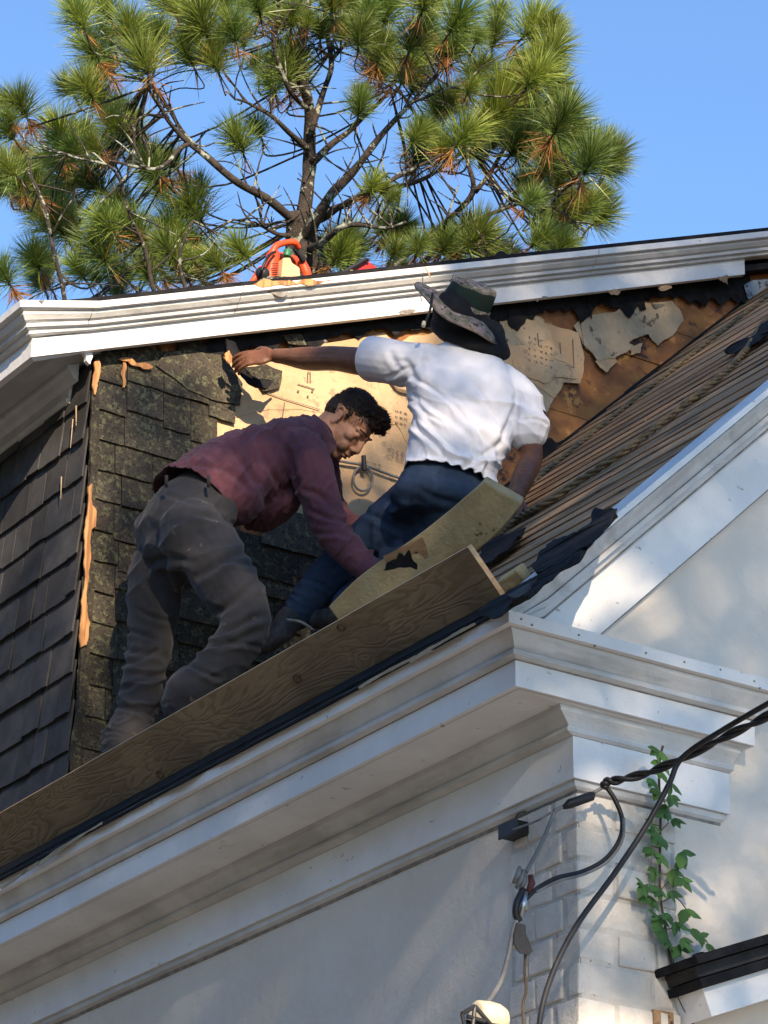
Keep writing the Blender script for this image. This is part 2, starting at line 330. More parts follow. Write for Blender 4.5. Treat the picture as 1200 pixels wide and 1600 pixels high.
# ---- roof deck and boards
dk = MB(); xe = 10.2
def rp(x, y, h): return Vector((x, y, roofz(x)))+NU*h
dk.add([rp(4.86, CY+.155, -.02), rp(xe, CY+.155, -.02), rp(xe, 18, -.02), rp(4.86, 18, -.02),
        rp(4.90, CY+.155, -.045), rp(xe, CY+.155, -.045), rp(xe, 18, -.045), rp(4.90, 18, -.045)],
       [(0, 1, 2, 3), (7, 6, 5, 4), (0, 4, 5, 1), (1, 5, 6, 2), (2, 6, 7, 3), (3, 7, 4, 0)])
dk.add([(xe, CY+.05, roofz(xe)-.02), (15.5, CY+.05, roofz(xe)-.02-5.3*.95), (15.5, 18, roofz(xe)-.02-5.3*.95), (xe, 18, roofz(xe)-.02)], [(0, 1, 2, 3)])
deck = dk.build('roof_deck', M['felt'], house)
s = 0.04; rb = random.Random(3)
while s < 5.9:
    wd = rb.choice([.14, .16, .18, .20])
    ys = [CY+.12+rb.uniform(0, .03)]
    ys.append(rb.uniform(7.6, 9.2)); ys.append(YC-.012)
    for a, b_ in zip(ys[:-1], ys[1:]):
        n = 12; v = []; tilt = rb.uniform(0, .0012); hb = rb.uniform(0, .0012)
        for i in range(n+1):
            y = a+.003+(b_-a-.006)*i/n
            e0 = noise.noise(Vector((y*3, s*9, 1)))*.006; e1 = noise.noise(Vector((y*3, s*9, 5)))*.006
            if rb.random() < .06: e0 += rb.uniform(0, .006)
            for q, h in ((s+e0, .014+hb+tilt), (s+wd-.006+e1, .010+hb), (s+wd-.006+e1, -.018), (s+e0, -.018)):
                p = Vector((CX, 0, CZ))+UP*q+NU*h; v.append((p.x, y, p.z))
        f = []
        for i in range(n):
            for k in range(4): f.append((i*4+k, i*4+(k+1) % 4, i*4+4+(k+1) % 4, i*4+4+k))
        f += [(3, 2, 1, 0), (n*4, n*4+1, n*4+2, n*4+3)]
        bo = mesh('roof_board', v, f, M['board'], deck)
    s += wd+rb.uniform(.001, .005)

# ---- torn flat sheets
def fractal(poly, jag, lev=3, rg=random):
    pts = [Vector(p) for p in poly]
    for l in range(lev):
        out = []
        for i, p in enumerate(pts):
            q = pts[(i+1) % len(pts)]; mdp = (p+q)/2; d = q-p
            perp = Vector((-d.y, d.x)); mdp = mdp+perp*rg.uniform(-1, 1)*jag
            out += [p, mdp]
        pts = out; jag *= .8
    return pts
def sheet(name, poly, put, nrm, thick, mat_, parent, jag=.12, lev=3, seed=1, curl=0):
    """poly in picture coordinates laid on a plane by put(); given thickness"""
    rg = random.Random(seed); pts = fractal([Vector(p) for p in poly], jag, lev, rg)
    top = [put(p.x, p.y) for p in pts]; n = len(top); nrm = Vector(nrm)
    tp = [p+nrm*(thick+(curl*max(0, noise.noise(p*7+Vector((seed, 0, 0)))) if curl else 0)) for p in top]
    tris = tessellate_polygon([tp])
    v = tp+top; f = [t for t in tris]+[tuple(i+n for i in t[::-1]) for t in tris]
    f += [(i, (i+1) % n, (i+1) % n+n, i+n) for i in range(n)]
    o = mesh(name, v, f, mat_, parent)
    bm = bmesh.new(); bm.from_mesh(o.data); bmesh.ops.recalc_face_normals(bm, faces=bm.faces); bm.to_mesh(o.data); bm.free()
    return o

# ---- dormer cheek
FZ = 6.976; FX = 4.768; DS = .404
def drz(x): return FZ+DS*(x-FX)                      # bottom line of the dormer rake fascia
ck = MB()
cz = [(XC+.02, roofz(XC)-.2), (8.9, roofz(8.9)-.2), (8.9, drz(8.9)+.1), (XC+.02, drz(XC)+.1)]
ck.add([(x, YC+.03, z) for x, z in cz]+[(x, YC+.12, z) for x, z in cz], [(0, 1, 2, 3), (7, 6, 5, 4), (0, 4, 5, 1), (1, 5, 6, 2), (2, 6, 7, 3), (3, 7, 4, 0)])
cheek = ck.build('dormer_cheek', M['felt'], house)
z = roofz(XC)-.15; i = 0; rb = random.Random(11)
while z < 8.5:                                        # sheathing boards of the cheek
    h = .185
    xs = [XC+.02, rb.uniform(6.0, 7.2), 8.8] if i % 2 else [XC+.02, rb.uniform(5.4, 6.2), rb.uniform(7.2, 7.8), 8.8]
    for a, b_ in zip(xs[:-1], xs[1:]):
        if roofz(a) > z+h+.1: continue
        y = YC+.004+rb.uniform(0, .006); z0_, z1_ = z+.0012, z+h-.0012
        poly = [(a+.002, z0_), (b_-.001, z0_), (b_-.001, z1_), (a+.001, z1_)]; out = []     # cut along the rake
        for k in range(4):
            p, q = Vector(poly[k]), Vector(poly[(k+1) % 4]); gp, gq = drz(p.x)+.03-p.y, drz(q.x)+.03-q.y
            if gp >= 0: out.append(p)
            if gp*gq < 0: out.append(p+(q-p)*(gp/(gp-gq)))
        if len(out) < 3: continue
        n = len(out); o = mesh('sheathing_board', [(p.x, y, p.y) for p in out]+[(p.x, y+.024, p.y) for p in out],
            [tuple(range(n)), tuple(range(2*n-1, n-1, -1))]+[(i, i+n, (i+1) % n+n, (i+1) % n)[::1] for i in range(n)], M['sheath'], cheek)
    z += h; i += 1
def onc(off=0): return lambda x, y: on(x, y, 1, YC-off)
NY = (0, -1, 0)
# kraft paper left and middle, in several pieces
KR = [([(320, 660), (352, 560), (440, 552), (520, 535), (600, 520), (640, 560), (650, 665), (560, 655), (470, 640), (420, 640)], 'kraft', .006, 3, .03),
      ([(300, 860), (318, 640), (372, 600), (452, 620), (540, 640), (660, 660), (660, 770), (540, 740), (440, 730)], 'kraft', .003, 4, .03),
      ([(420, 850), (440, 700), (520, 700), (680, 740), (640, 800), (540, 812), (500, 790)], 'kraft', .0045, 5, .05),
      ([(470, 860), (500, 795), (600, 818), (600, 850), (530, 840)], 'kraft', .002, 6, .06),
      ([(590, 560), (640, 525), (720, 520), (800, 500), (850, 505), (902, 520), (912, 560), (905, 600), (880, 598), (866, 622), (835, 600), (800, 590), (720, 640), (640, 700), (600, 640)], 'kraft', .008, 7, .07),
      ([(640, 640), (700, 600), (840, 600), (870, 618), (850, 650), (780, 700), (640, 740)], 'kraft2', .005, 8, .08),
      ([(896, 510), (910, 496), (960, 488), (1000, 470), (1050, 470), (1068, 500), (1050, 525), (1028, 540), (1012, 522), (990, 530), (965, 545), (938, 560), (915, 545)], 'kraft2', .0075, 9, .09),
      ([(905, 505), (945, 492), (968, 525), (990, 540), (960, 560), (935, 565), (912, 540)], 'kraft2', .011, 10, .10),
      ([(780, 500), (830, 492), (850, 500), (858, 530), (835, 545), (800, 540), (778, 520)], 'kraft2', .0105, 15, .10),
      ([(800, 560), (850, 556), (906, 575), (900, 592), (868, 590), (850, 600), (812, 588)], 'kraft', .0125, 16, .12),
      ([(930, 565), (955, 550), (965, 565), (948, 582)], 'kraft', .009, 12, .12),
      ([(985, 545), (1003, 536), (1000, 552), (985, 555)], 'kraft', .009, 13, .14)]
for poly, mt, off, sd, jg in KR:
    sheet('torn_paper', poly, onc(off), NY, .0022, M[mt], cheek, jg, 3, sd, .006)
# faded print on the paper
def mark(x0, y0, x1, y1, wdt=2.2, off=.0165, mt='ink', par=cheek, name='printed_mark'):
    a, b_ = Vector((x0, y0)), Vector((x1, y1)); d = (b_-a).normalized(); p = Vector((-d.y, d.x))*wdt/2
    v = [on(q.x, q.y, 1, YC-off) for q in (a-p, b_-p, b_+p, a+p)]+[on(q.x, q.y, 1, YC-off+.001) for q in (a-p, b_-p, b_+p, a+p)]
    return v
ink = MB(); rb = random.Random(5)
def im(*a, **k): ink.add(mark(*a, **k), [(0, 1, 2, 3), (7, 6, 5, 4), (0, 4, 5, 1), (1, 5, 6, 2), (2, 6, 7, 3), (3, 7, 4, 0)])
for gx, gy, nx, ny, sx, sy in ((826, 525, 3, 5, 9, 9), (852, 540, 2, 5, 8, 10), (606, 700, 4, 3, 7, 6), (618, 640, 3, 3, 7, 9), (524, 745, 2, 3, 6, 9), (573, 720, 4, 2, 6, 6)):
    for ix in range(nx):
        for iy in range(ny):
            x = gx+ix*sx; y = gy+iy*sy+ix*sx*.28
            for q in range(2):
                a0 = q*2.2; im(x+a0, y+a0*.28, x+a0+rb.choice([0, 2.2]), y+a0*.28+rb.choice([1.6, 3.2]), wdt=.9)
for a0 in ((481, 581, 481, 597), (485, 582, 485, 598), (481, 581, 485, 582), (895, 530, 897, 575), (885, 570, 897, 575), (840, 520, 842, 540), (875, 535, 876, 552), (412, 612, 440, 622), (440, 622, 500, 640), (445, 628, 442, 650), (465, 600, 492, 608)): im(*a0, wdt=1.2)
for q in ((466, 611), (481, 619), (488, 611), (555, 570), (520, 560)): im(q[0]-1.5, q[1], q[0]+1.5, q[1]+.5, wdt=3)
tag(ink.build('printed_mark', M['ink'], cheek), kind='stuff')
# old wire and staple hook on the paper
def cpt(x, y, off=.03): return on(x, y, 1, YC-off)
MB().tube(spline([cpt(*q) for q in ((505, 716), (540, 722), (572, 728), (610, 742), (660, 758))], 5), .006, 6).build('old_wire', M['cable_grey'], cheek, True)
lp = [cpt(567+15*math.cos(t), 748+19*math.sin(t), .03) for t in np.linspace(-1.7, 4.5, 20)]
MB().tube(lp, .005, 6).build('wire_loop', M['cable_grey'], cheek, True)
MB().tube([cpt(568, 712, .045), cpt(569, 735, .04)], [.009, .011], 8).build('wire_clamp', M['rubber'], cheek)
MB().tube(spline([cpt(*q) for q in ((606, 586), (622, 606), (640, 612))], 5), .008, 6).build('loose_strip', M['kraft2'], cheek)
# black felt rags along the top of the cheek
rb = random.Random(21)
tops = [(160, 553), (330, 545), (480, 520), (640, 500), (800, 480), (960, 460), (1060, 448), (1150, 440)]
def topy(x):
    for (a, ya), (b_, yb) in zip(tops[:-1], tops[1:]):
        if a <= x <= b_: return ya+(yb-ya)*(x-a)/(b_-a)
    return tops[-1][1] if x > 500 else tops[0][1]
x = 330
while x < 1160:
    ww = rb.uniform(14, 38); d = rb.uniform(6, 20) if x < 640 else rb.uniform(12, 34)
    sheet('felt_rag', [(x-5, topy(x)-30), (x+ww+5, topy(x+ww)-30), (x+ww+2, topy(x+ww)+d*rb.uniform(.3, 1)), (x+ww*.5, topy(x)+d*rb.uniform(.8, 1.3)), (x, topy(x)+d*rb.uniform(.3, .9))],
          onc(.014+rb.uniform(0, .004)), NY, .002, M['felt'], cheek, .14, 3, int(x), .01)
    x += ww*.8
sheet('felt_rag', [(1085, 470), (1120, 452), (1200, 440), (1200, 500), (1168, 478), (1150, 462)], onc(.017), NY, .004, M['felt'], cheek, .08, 3, 77)
sheet('felt_rag', [(842, 690), (858, 684), (868, 692), (878, 688), (884, 700), (860, 722), (842, 735), (836, 720)], onc(.02), NY, .004, M['felt'], cheek, .10, 3, 78)
sheet('flashing', [(1162, 446), (1176, 438), (1215, 436), (1215, 462), (1180, 480), (1168, 466)], onc(.03), NY, .003, M['galv'], cheek, .03, 2, 79)
# dark gap line where the cheek meets the roof
MB().add([rp(XC, YC-.012, .014), rp(8.9, YC-.012, .014), rp(8.9, YC+.02, .03), rp(XC, YC+.02, .03), rp(XC, YC-.012, -.01), rp(8.9, YC-.012, -.01), rp(8.9, YC+.02, -.01), rp(XC, YC+.02, -.01)],
         [(0, 1, 2, 3), (7, 6, 5, 4), (0, 4, 5, 1), (1, 5, 6, 2), (2, 6, 7, 3), (3, 7, 4, 0)]).build('valley_felt', M['felt'], cheek)

# shingles of the cheek, course over course
def shingle(name, x0, x1, z0, z1, plane, out, mat_, parent, rg, axis, tilt=.016, thick=.006, rag=.004):
    """a slab hung on the wall: butt at the bottom stands off, top lies flat. axis 0: along X on the cheek; axis 1: along Y on the front"""
    n = 4; v = []
    for k in range(n+1):
        s_ = x0+(x1-x0)*k/n; zb = z0+rg.uniform(-rag, rag)
        for zz, o1 in ((zb, out+tilt), (z1, out)):
            for t in (0, -thick):
                if axis == 0: v.append((s_, plane-(o1+t+thick), zz))
                else: v.append((plane-(o1+t+thick), s_, zz))
    f = []
    for k in range(n):
        b = k*4; c = b+4
        f += [(b, c, c+2, b+2), (b+1, b+3, c+3, c+1), (b, b+1, c+1, c), (b+2, c+2, c+3, b+3)]
    f += [(0, 2, 3, 1), (n*4, n*4+1, n*4+3, n*4+2)]
    if axis == 1: f = [q[::-1] for q in f]
    return mesh(name, v, f, mat_, parent)
SHP = [(143, 556), (168, 560), (196, 556), (240, 574), (262, 552), (330, 545), (352, 560), (376, 600), (374, 636), (335, 638), (328, 700), (334, 860), (540, 812), (560, 900), (520, 1000), (380, 1320), (100, 1330)]
rb = random.Random(31); ex = .122; z = roofz(XC)-.05; row = 0
while z < 7.3:
    x = XC-.004; first = True
    while x < 6.6:
        ww = rb.uniform(.10, .16) if first else rb.choice([.12, .16, .20, .26, .29])
        if first and row % 2: ww = .14
        zz = z+(rb.choice([0, 0, -.02, .03]) if not first else 0); cx, cy = proj((x+ww/2, YC-.02, zz+ex*.5))
        if inside(SHP, cx, cy) and zz+ex < drz(x)+.06:
            shingle('shingle', x+.0015, x+ww-.0025, zz, zz+ex+.05, YC, .006, M['shingle_moss'], cheek, rb, 0, tilt=.012+rb.uniform(0, .004), rag=.003)
        x += ww; first = False
    z += ex; row += 1
for poly, sd in (([(243, 572), (262, 548), (300, 548), (345, 556), (378, 600), (374, 634), (330, 625), (292, 610)], 1), ([(380, 574), (415, 570), (440, 580), (436, 606), (410, 612), (398, 596)], 2), ([(440, 525), (470, 523), (478, 540), (450, 538)], 3)):  # middle scrap is the arm's cast shadow put in as dark colour
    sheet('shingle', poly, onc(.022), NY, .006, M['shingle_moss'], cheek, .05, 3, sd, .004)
# corner boards: dark strip and fresh split wood
def cpoly(name, poly, off, th, mt, sd, jg=.08): return sheet(name, poly, onc(off), NY, th, M[mt], cheek, jg*1.6, 4, sd)
cpoly('corner_board', [(143, 600), (150, 560), (153, 620), (148, 760), (146, 900), (138, 1050), (128, 1210), (112, 1300), (108, 1180), (124, 1050), (131, 850), (139, 690)], .026, .010, 'shingle_moss', 41, .02)
cpoly('split_wood', [(146, 566), (153, 563), (151, 600), (147, 618), (144, 596)], .04, .006, 'raw_wood', 42)
cpoly('split_wood', [(137, 762), (143, 756), (143, 790), (150, 800), (148, 824), (142, 828), (141, 870), (137, 895), (134, 940), (134, 1008), (125, 1012), (126, 940), (130, 880), (133, 815)], .04, .007, 'raw_wood', 43, .05)
cpoly('split_wood', [(192, 566), (196, 568), (194, 606), (191, 606)], .03, .004, 'raw_wood', 44)
cpoly('split_wood', [(184, 562), (206, 560), (212, 568), (238, 573), (237, 576), (214, 573), (200, 565)], .034, .004, 'raw_wood', 45, .1)

# ---- dormer front wall with its shingles (faces -X)
fr = MB(); fr.box((XC+.06, (YC+18)/2+.02, 6.2), (.05, 0, 0), (0, (18-YC)/2-.02, 0), (0, 0, 1.15))
front = fr.build('dormer_front', M['felt'], house)
rb = random.Random(51); ex = .155; z = roofz(XC)-.02; row = 0
while z < FZ+.02:
    y = YC-.01; first = True
    while y < 12.3:
        ww = rb.choice([.10, .13, .17, .21]) if not first else rb.uniform(.07, .2)
        if y+ww > 12.3: break
        shingle('shingle', y+.0042, y+ww-.0042, z+rb.choice([0, 0, .008]), min(z+ex+.05, FZ+.10), XC, .004, M['shingle_dark'], front, rb, 1, tilt=.016+rb.choice([0, .006]), thick=.007, rag=.002)
        y += ww; first = False
    z += ex; row += 1
# pale drips in a few joints
for q in ((119, 634, 119, 665, .8), (114, 655, 110, 700, .8), (96, 745, 95, 780, .6)):
    a = on(q[0], q[1], 0, XC-.036); b_ = on(q[2], q[3], 0, XC-.036)
    MB().tube([a, (a+b_)/2, b_], [.0028, .002, .001], 5).build('sap_drip', M['kraft2'], front)

# ---- dormer cornice: rake part along the cheek, eave part along the front
def dorm(name, prof, mat_, xend=8.6, smx=26):
    """prof: (d, dz): d = distance outward from wall-side reference; mitred at the outer corner (FX, 9.7)"""
    st = []
    for Y in lin(18, 10.4, 30)+[10.0]: st.append([(FX-d*1.2, Y, FZ+dz) for d, dz in prof])
    st.append([(FX-d*1.2, 9.7-d, FZ+dz) for d, dz in prof])
    for X in lin(5.0, xend, smx): st.append([(X, 9.7-d, drz(X)+dz) for d, dz in prof])
    return sweep(name, st, mat_, house)
dorm('dormer_drip_edge', [(.080, .170), (.078, .143), (.055, .141), (-.03, .150), (-.03, .176)], M['trim'])
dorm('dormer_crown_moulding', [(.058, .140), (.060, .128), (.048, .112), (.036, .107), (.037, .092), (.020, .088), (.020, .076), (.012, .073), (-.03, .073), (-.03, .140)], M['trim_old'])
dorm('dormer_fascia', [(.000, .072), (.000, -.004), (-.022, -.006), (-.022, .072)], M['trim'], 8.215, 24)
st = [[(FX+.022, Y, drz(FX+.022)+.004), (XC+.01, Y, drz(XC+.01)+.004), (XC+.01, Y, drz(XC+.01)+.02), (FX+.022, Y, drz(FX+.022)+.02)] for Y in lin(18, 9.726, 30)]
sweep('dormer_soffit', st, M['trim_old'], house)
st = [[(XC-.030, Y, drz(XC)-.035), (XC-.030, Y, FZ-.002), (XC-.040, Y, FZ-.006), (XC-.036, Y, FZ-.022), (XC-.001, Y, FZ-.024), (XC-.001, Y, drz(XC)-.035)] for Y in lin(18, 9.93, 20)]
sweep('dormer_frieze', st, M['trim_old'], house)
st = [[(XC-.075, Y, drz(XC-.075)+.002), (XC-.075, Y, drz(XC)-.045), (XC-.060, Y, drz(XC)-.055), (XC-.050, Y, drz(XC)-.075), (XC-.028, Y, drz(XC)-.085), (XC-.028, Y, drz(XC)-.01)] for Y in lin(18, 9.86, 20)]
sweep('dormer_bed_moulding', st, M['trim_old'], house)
DP1 = [(.080, .170), (.078, .143), (.056, .141), (.060, .128), (.048, .112), (.037, .107), (.037, .092), (.021, .088), (.020, .076), (.001, .073), (.000, -.004)]
for X, w2, k0, k1 in ((4.98, .0015, 1, 6), (5.62, .0016, 0, 8), (5.87, .0012, 4, 8), (6.62, .0012, 3, 9), (7.35, .0014, 0, 9)):
    st = []
    for xx in (X-w2, X+w2): st.append([(xx, 9.7-d-.0008, drz(xx)+dz) for d, dz in DP1[k0:k1+1]]+[(xx, 9.7-d+.004, drz(xx)+dz) for d, dz in DP1[k0:k1+1][::-1]])
    n_ = len(st[0]); mesh('paint_crack', [p for q in st for p in q], [tuple(range(n_))[::-1], tuple(range(n_, 2*n_))]+[(i, (i+1) % n_, (i+1) % n_+n_, i+n_) for i in range(n_)], M['stain_shade'], house)
for q, yy, mt, sd in (([(388, 446), (440, 438), (486, 436), (520, 437), (470, 443), (420, 448)], 9.619, 'raw_wood', 1), ([(395, 452), (420, 449), (450, 456), (446, 463), (425, 458)], 9.638, 'stain_shade', 2), ([(950, 456), (962, 452), (970, 454), (966, 461), (955, 461)], 9.699, 'board', 3),
                      ([(1028, 450), (1048, 446), (1050, 450), (1034, 455)], 9.699, 'board', 4), ([(1122, 432), (1138, 430), (1138, 446), (1130, 441), (1124, 438)], 9.699, 'board', 5), ([(505, 532), (508, 530), (512, 533), (508, 536)], 9.699, 'stain_shade', 6), ([(846, 464), (856, 463), (853, 468)], 9.699, 'stain_shade', 7),
                      ([(622, 488), (650, 484), (648, 487), (626, 491)], 9.699, 'stain_shade', 8), ([(215, 480), (232, 474), (262, 472), (240, 478)], 9.645, 'stain_shade', 9), ([(60, 470), (70, 468), (66, 474)], 9.618, 'stain_shade', 10)):
    sheet('bare_patch', q, (lambda Y: (lambda a, b: on(a, b, 1, Y)))(yy), NY, .0006, M[mt], house, .15, 3, sd)
for px_, py_, Y in ((815, 967, CY), (832, 976, CY), (905, 992, CY), (930, 1009, CY), (1010, 1020, CY), (1070, 1034, CY), (1126, 1046, CY), (1179, 1064, CY), (1188, 1075, CY), (981, 452, 9.698), (840, 470, 9.698), (700, 490, 9.698), (509, 533, 9.698), (356, 558-25, 9.698)):
    c = on(px_, py_, 1, Y-.001); MB().tube([c, c+Vector((0, .004, 0))], .0032, 6).build('nail', M['stain_shade'], house)
# rake soffit return with dark gap
st = [[(X, 9.722, drz(X)+.02), (X, 9.79, drz(X)+.02), (X, 9.79, drz(X)+.05), (X, 9.722, drz(X)+.05)] for X in lin(FX+.2, 8.6, 20)]
sweep('rake_backing', st, M['felt'], house)
sheet('soffit_block', [(126, 551), (139, 549), (141, 560), (137, 572), (131, 566)], lambda a, b: on(a, b, 1, 9.745), NY, .02, M['trim'], house, .1, 2, 91)
# dormer roof
dr = MB()
q = [(FX-.07, 9.64), (8.7, 9.64), (8.7, 18), (FX-.07, 18)]
dr.add([(x, y, drz(x)+.178) for x, y in q]+[(x, y, drz(x)+.196) for x, y in q], [(3, 2, 1, 0), (4, 5, 6, 7), (0, 1, 5, 4), (1, 2, 6, 5), (2, 3, 7, 6), (3, 0, 4, 7)])
for v_ in dr.v:
    if v_.x < 5: v_.z = max(v_.z, FZ+.15)
dr.build('dormer_roof', M['felt'], house)

# ---- roof edge under the plank: ragged layers of old roofing
rb = random.Random(61)
for lay in range(4):
    x0 = 4.842+.013*lay; h0 = .002+.0032*lay; n = 90; v = []
    for k in range(n+1):
        y = CY-.01+(13-CY)*k/n; e = noise.noise(Vector((y*6, lay*3.1, 0)))*.014
        for xx, hh in ((x0+e, 0), (x0+.16, 0), (x0+.16, .0045), (x0+e, .0045)):
            p = rp(xx, y, h0+hh+noise.noise(Vector((y*9, lay, 4)))*.002+(.004 if xx < x0+.05 else 0)); v.append(p)
    f = [(k*4+i, k*4+(i+1) % 4, k*4+4+(i+1) % 4, k*4+4+i) for k in range(n) for i in range(4)]
    mesh('roof_edge_layer', v, f, M['felt'] if lay != 1 else M['shingle_dark'], house)
rg = random.Random(4)
for q in ([(640, 1033), (700, 996), (742, 973), (744, 976), (702, 1000), (642, 1036)], [(560, 1074), (600, 1050), (650, 1024), (650, 1027), (600, 1054), (562, 1077)], [(60, 1348), (120, 1308), (160, 1284), (160, 1288), (118, 1314), (62, 1353)], [(0, 1386), (60, 1345), (62, 1348), (4, 1390)]):
    sheet('torn_strip', q, lambda a, b: on(a, b, 0, 4.835), (-1, 0, 0), .002, M['kraft2'], house, .035, 4, rg.randint(1, 99))
# felt flaps by the rake
def onr(h): return lambda a, b: onroof(a, b, h)
for q, h, sd, mt in (([(752, 962), (800, 925), (870, 880), (915, 835), (962, 800), (966, 808), (930, 845), (905, 880), (850, 915), (800, 950), (770, 968)], .030, 1, 'felt'),
                 ([(830, 885), (845, 868), (855, 852), (880, 840), (905, 838), (935, 800), (965, 796), (955, 818), (925, 850), (880, 878), (840, 898)], .045, 2, 'felt'),
                 ([(745, 880), (775, 845), (822, 825), (815, 842), (790, 862), (762, 882)], .04, 3, 'felt'),
                 ([(790, 935), (830, 905), (845, 905), (812, 935)], .035, 4, 'shingle_dark'),
                 ([(1134, 553), (1160, 535), (1185, 522), (1205, 510), (1205, 522), (1180, 538), (1150, 552)], .03, 5, 'felt')):
    sheet('felt_flap', q, onr(h), NU, .004, M[mt], house, .10, 3, sd, .03)

# ---- painted brick quoins on both faces of the corner
mo = MB(); mo.box((WX+.02, WY+.15, 2.29), (.032, 0, 0), (0, .158, 0), (0, 0, 2.29)); mo.box((WX+.16, WY+.02, 2.29), (.168, 0, 0), (0, .032, 0), (0, 0, 2.29))
quoin = mo.build('quoin_mortar', M['mortar'], house)
rb = random.Random(71); bh = .098; z = 4.585-bh; row = 0
def brick(c, hx, hy, hz):
    m2 = MB(); m2.box(c, (hx, 0, 0), (0, hy, 0), (0, 0, hz)); o = m2.build('brick', M['brick'], quoin)
    for v_ in o.data.vertices:
        v_.co += Vector((rb.uniform(-1, 1), rb.uniform(-1, 1), rb.uniform(-1, 1)))*.0022
    bevel(o, .006, 2); return o
while z > .1:
    sh = z+bh/2; hz = bh/2-.0055
    if row % 2 == 0:
        cut = [(0, .115), (.115, .25), (.25, .335)]; cutA = [(.11, .225), (.225, .29)] 
    else:
        cut = [(0, .24), (.24, .315)]; cutA = [(.06, .19), (.19, .32)]
    jx = rb.uniform(-.01, .01)
    for k, (a, b_) in enumerate(cut):
        d = .017+rb.uniform(-.003, .003)
        if k == 0:
            dep = cutA[0][0]/2-.003; brick((WX-d/2+(b_-.003)/2-.002, WY-.014+dep, sh), (b_+d)/2-.003, dep, hz)
        else: brick((WX+(a+b_)/2, WY-.002, sh), (b_-a)/2-.004, .017+rb.uniform(-.003, .003), hz)
    for a, b_ in cutA:
        brick((WX-.002, WY+(a+b_)/2, sh), .017+rb.uniform(-.003, .003), (b_-a)/2-.004, hz)
    z -= bh; row += 1

# ---- porch roof at the lower right
po = MB()
P0, P1 = on(1078, 1548, 1, 6.83), on(1230, 1502, 1, 6.83)
sd = (P1-P0); ex_ = P0+sd*6
po_dir = sd.normalized(); pn = Vector((-po_dir.z, 0, po_dir.x))
def pbar(name, off0, off1, y0, y1, mt, back=0):
    a = P0+po_dir*back; b_ = P0+po_dir*3
    v = []
    for y in (y0, y1):
        for e in (a, b_):
            for o_ in (off0, off1): v.append(Vector((e.x, y, e.z))+pn*o_)
    return mesh(name, v, [(0, 2, 3, 1), (4, 5, 7, 6), (0, 1, 5, 4), (2, 6, 7, 3), (0, 4, 6, 2), (1, 3, 7, 5)], M[mt], house)
pbar('porch_fascia', -.085, -.005, 6.80, 6.935, 'trim', .02)
pbar('porch_roof_edge', -.003, .022, 6.775, 6.935, 'felt', 0)
pbar('porch_gutter', .026, .058, 6.79, 6.935, 'shingle_dark', .01)
pbar('porch_roof', .061, .085, 6.74, 6.935, 'felt', -.02)
sheet('felt_lump', [(1062, 1515), (1082, 1492), (1120, 1486), (1160, 1490), (1130, 1502), (1100, 1510), (1085, 1545), (1072, 1540)], lambda a, b: on(a, b, 1, 6.86), NY, .04, M['felt'], house, .2, 4, 5)
MB().box(on(1033, 1592, 1, WY-.01), (.035, 0, 0), (0, .012, 0), (0, 0, .02)).build('lintel_end', M['board'], house)


# ================================================================== blobs: one continuous skin grown from many closed pieces
def ellipsoid(mb, c, ax, ay, az, n=14):
    c, ax, ay, az = map(Vector, (c, ax, ay, az)); b = len(mb.v); mrows = n//2
    for i in range(mrows+1):
        ph = math.pi*i/mrows
        for k in range(n):
            th = 2*math.pi*k/n
            mb.v.append(c+ax*math.sin(ph)*math.cos(th)+ay*math.sin(ph)*math.sin(th)+az*math.cos(ph))
    for i in range(mrows):
        for k in range(n):
            k2 = (k+1) % n; mb.f.append((b+i*n+k, b+(i+1)*n+k, b+(i+1)*n+k2, b+i*n+k2))
    return mb
def limb(mb, pts, rad, n=14, steps=6, flat=None):
    """tapered limb through joints; flat = (direction, factor) squeezes the section along a direction"""
    P = spline(pts, steps); K = len(pts)-1; rr = []
    for i in range(len(P)):
        t = i/steps; j = min(int(t), K-1); u = t-j; u = u*u*(3-2*u); rr.append(rad[j]*(1-u)+rad[j+1]*u)
    b = len(mb.v); mb.tube(P, rr, n)
    if flat:
        d = Vector(flat[0]).normalized()
        for i in range(len(P)):
            for k in range(n):
                v = mb.v[b+i*n+k]; o = v-P[i]; mb.v[b+i*n+k] = P[i]+o-d*o.dot(d)*(1-flat[1])
    ellipsoid(mb, P[0], (rr[0], 0, 0), (0, rr[0], 0), (0, 0, rr[0]), 12) if not flat else None
    ellipsoid(mb, P[-1], (rr[-1], 0, 0), (0, rr[-1], 0), (0, 0, rr[-1]), 12) if not flat else None
    return mb
def section(mb, rings, n=28):
    """lofted body: rings of (centre, half vector a, half vector b)"""
    K = len(rings)-1; cs = spline([r[0] for r in rings], 5); A = spline([r[1] for r in rings], 5); B = spline([r[2] for r in rings], 5)
    b = len(mb.v)
    for c, a, q in zip(cs, A, B):
        for k in range(n):
            th = 2*math.pi*k/n; co, si = math.cos(th), math.sin(th)
            co = math.copysign(abs(co)**.85, co); si = math.copysign(abs(si)**.85, si); mb.v.append(c+a*co+q*si)
    L = len(cs)
    for i in range(L-1):
        for k in range(n):
            k2 = (k+1) % n; mb.f.append((b+i*n+k, b+i*n+k2, b+(i+1)*n+k2, b+(i+1)*n+k))
    mb.f.append(tuple(b+k for k in range(n))[::-1]); e = b+(L-1)*n; mb.f.append(tuple(e+k for k in range(n)))
    return mb
def outward(me):
    bm = bmesh.new(); bm.from_mesh(me); bmesh.ops.recalc_face_normals(bm, faces=bm.faces); bm.to_mesh(me); bm.free()
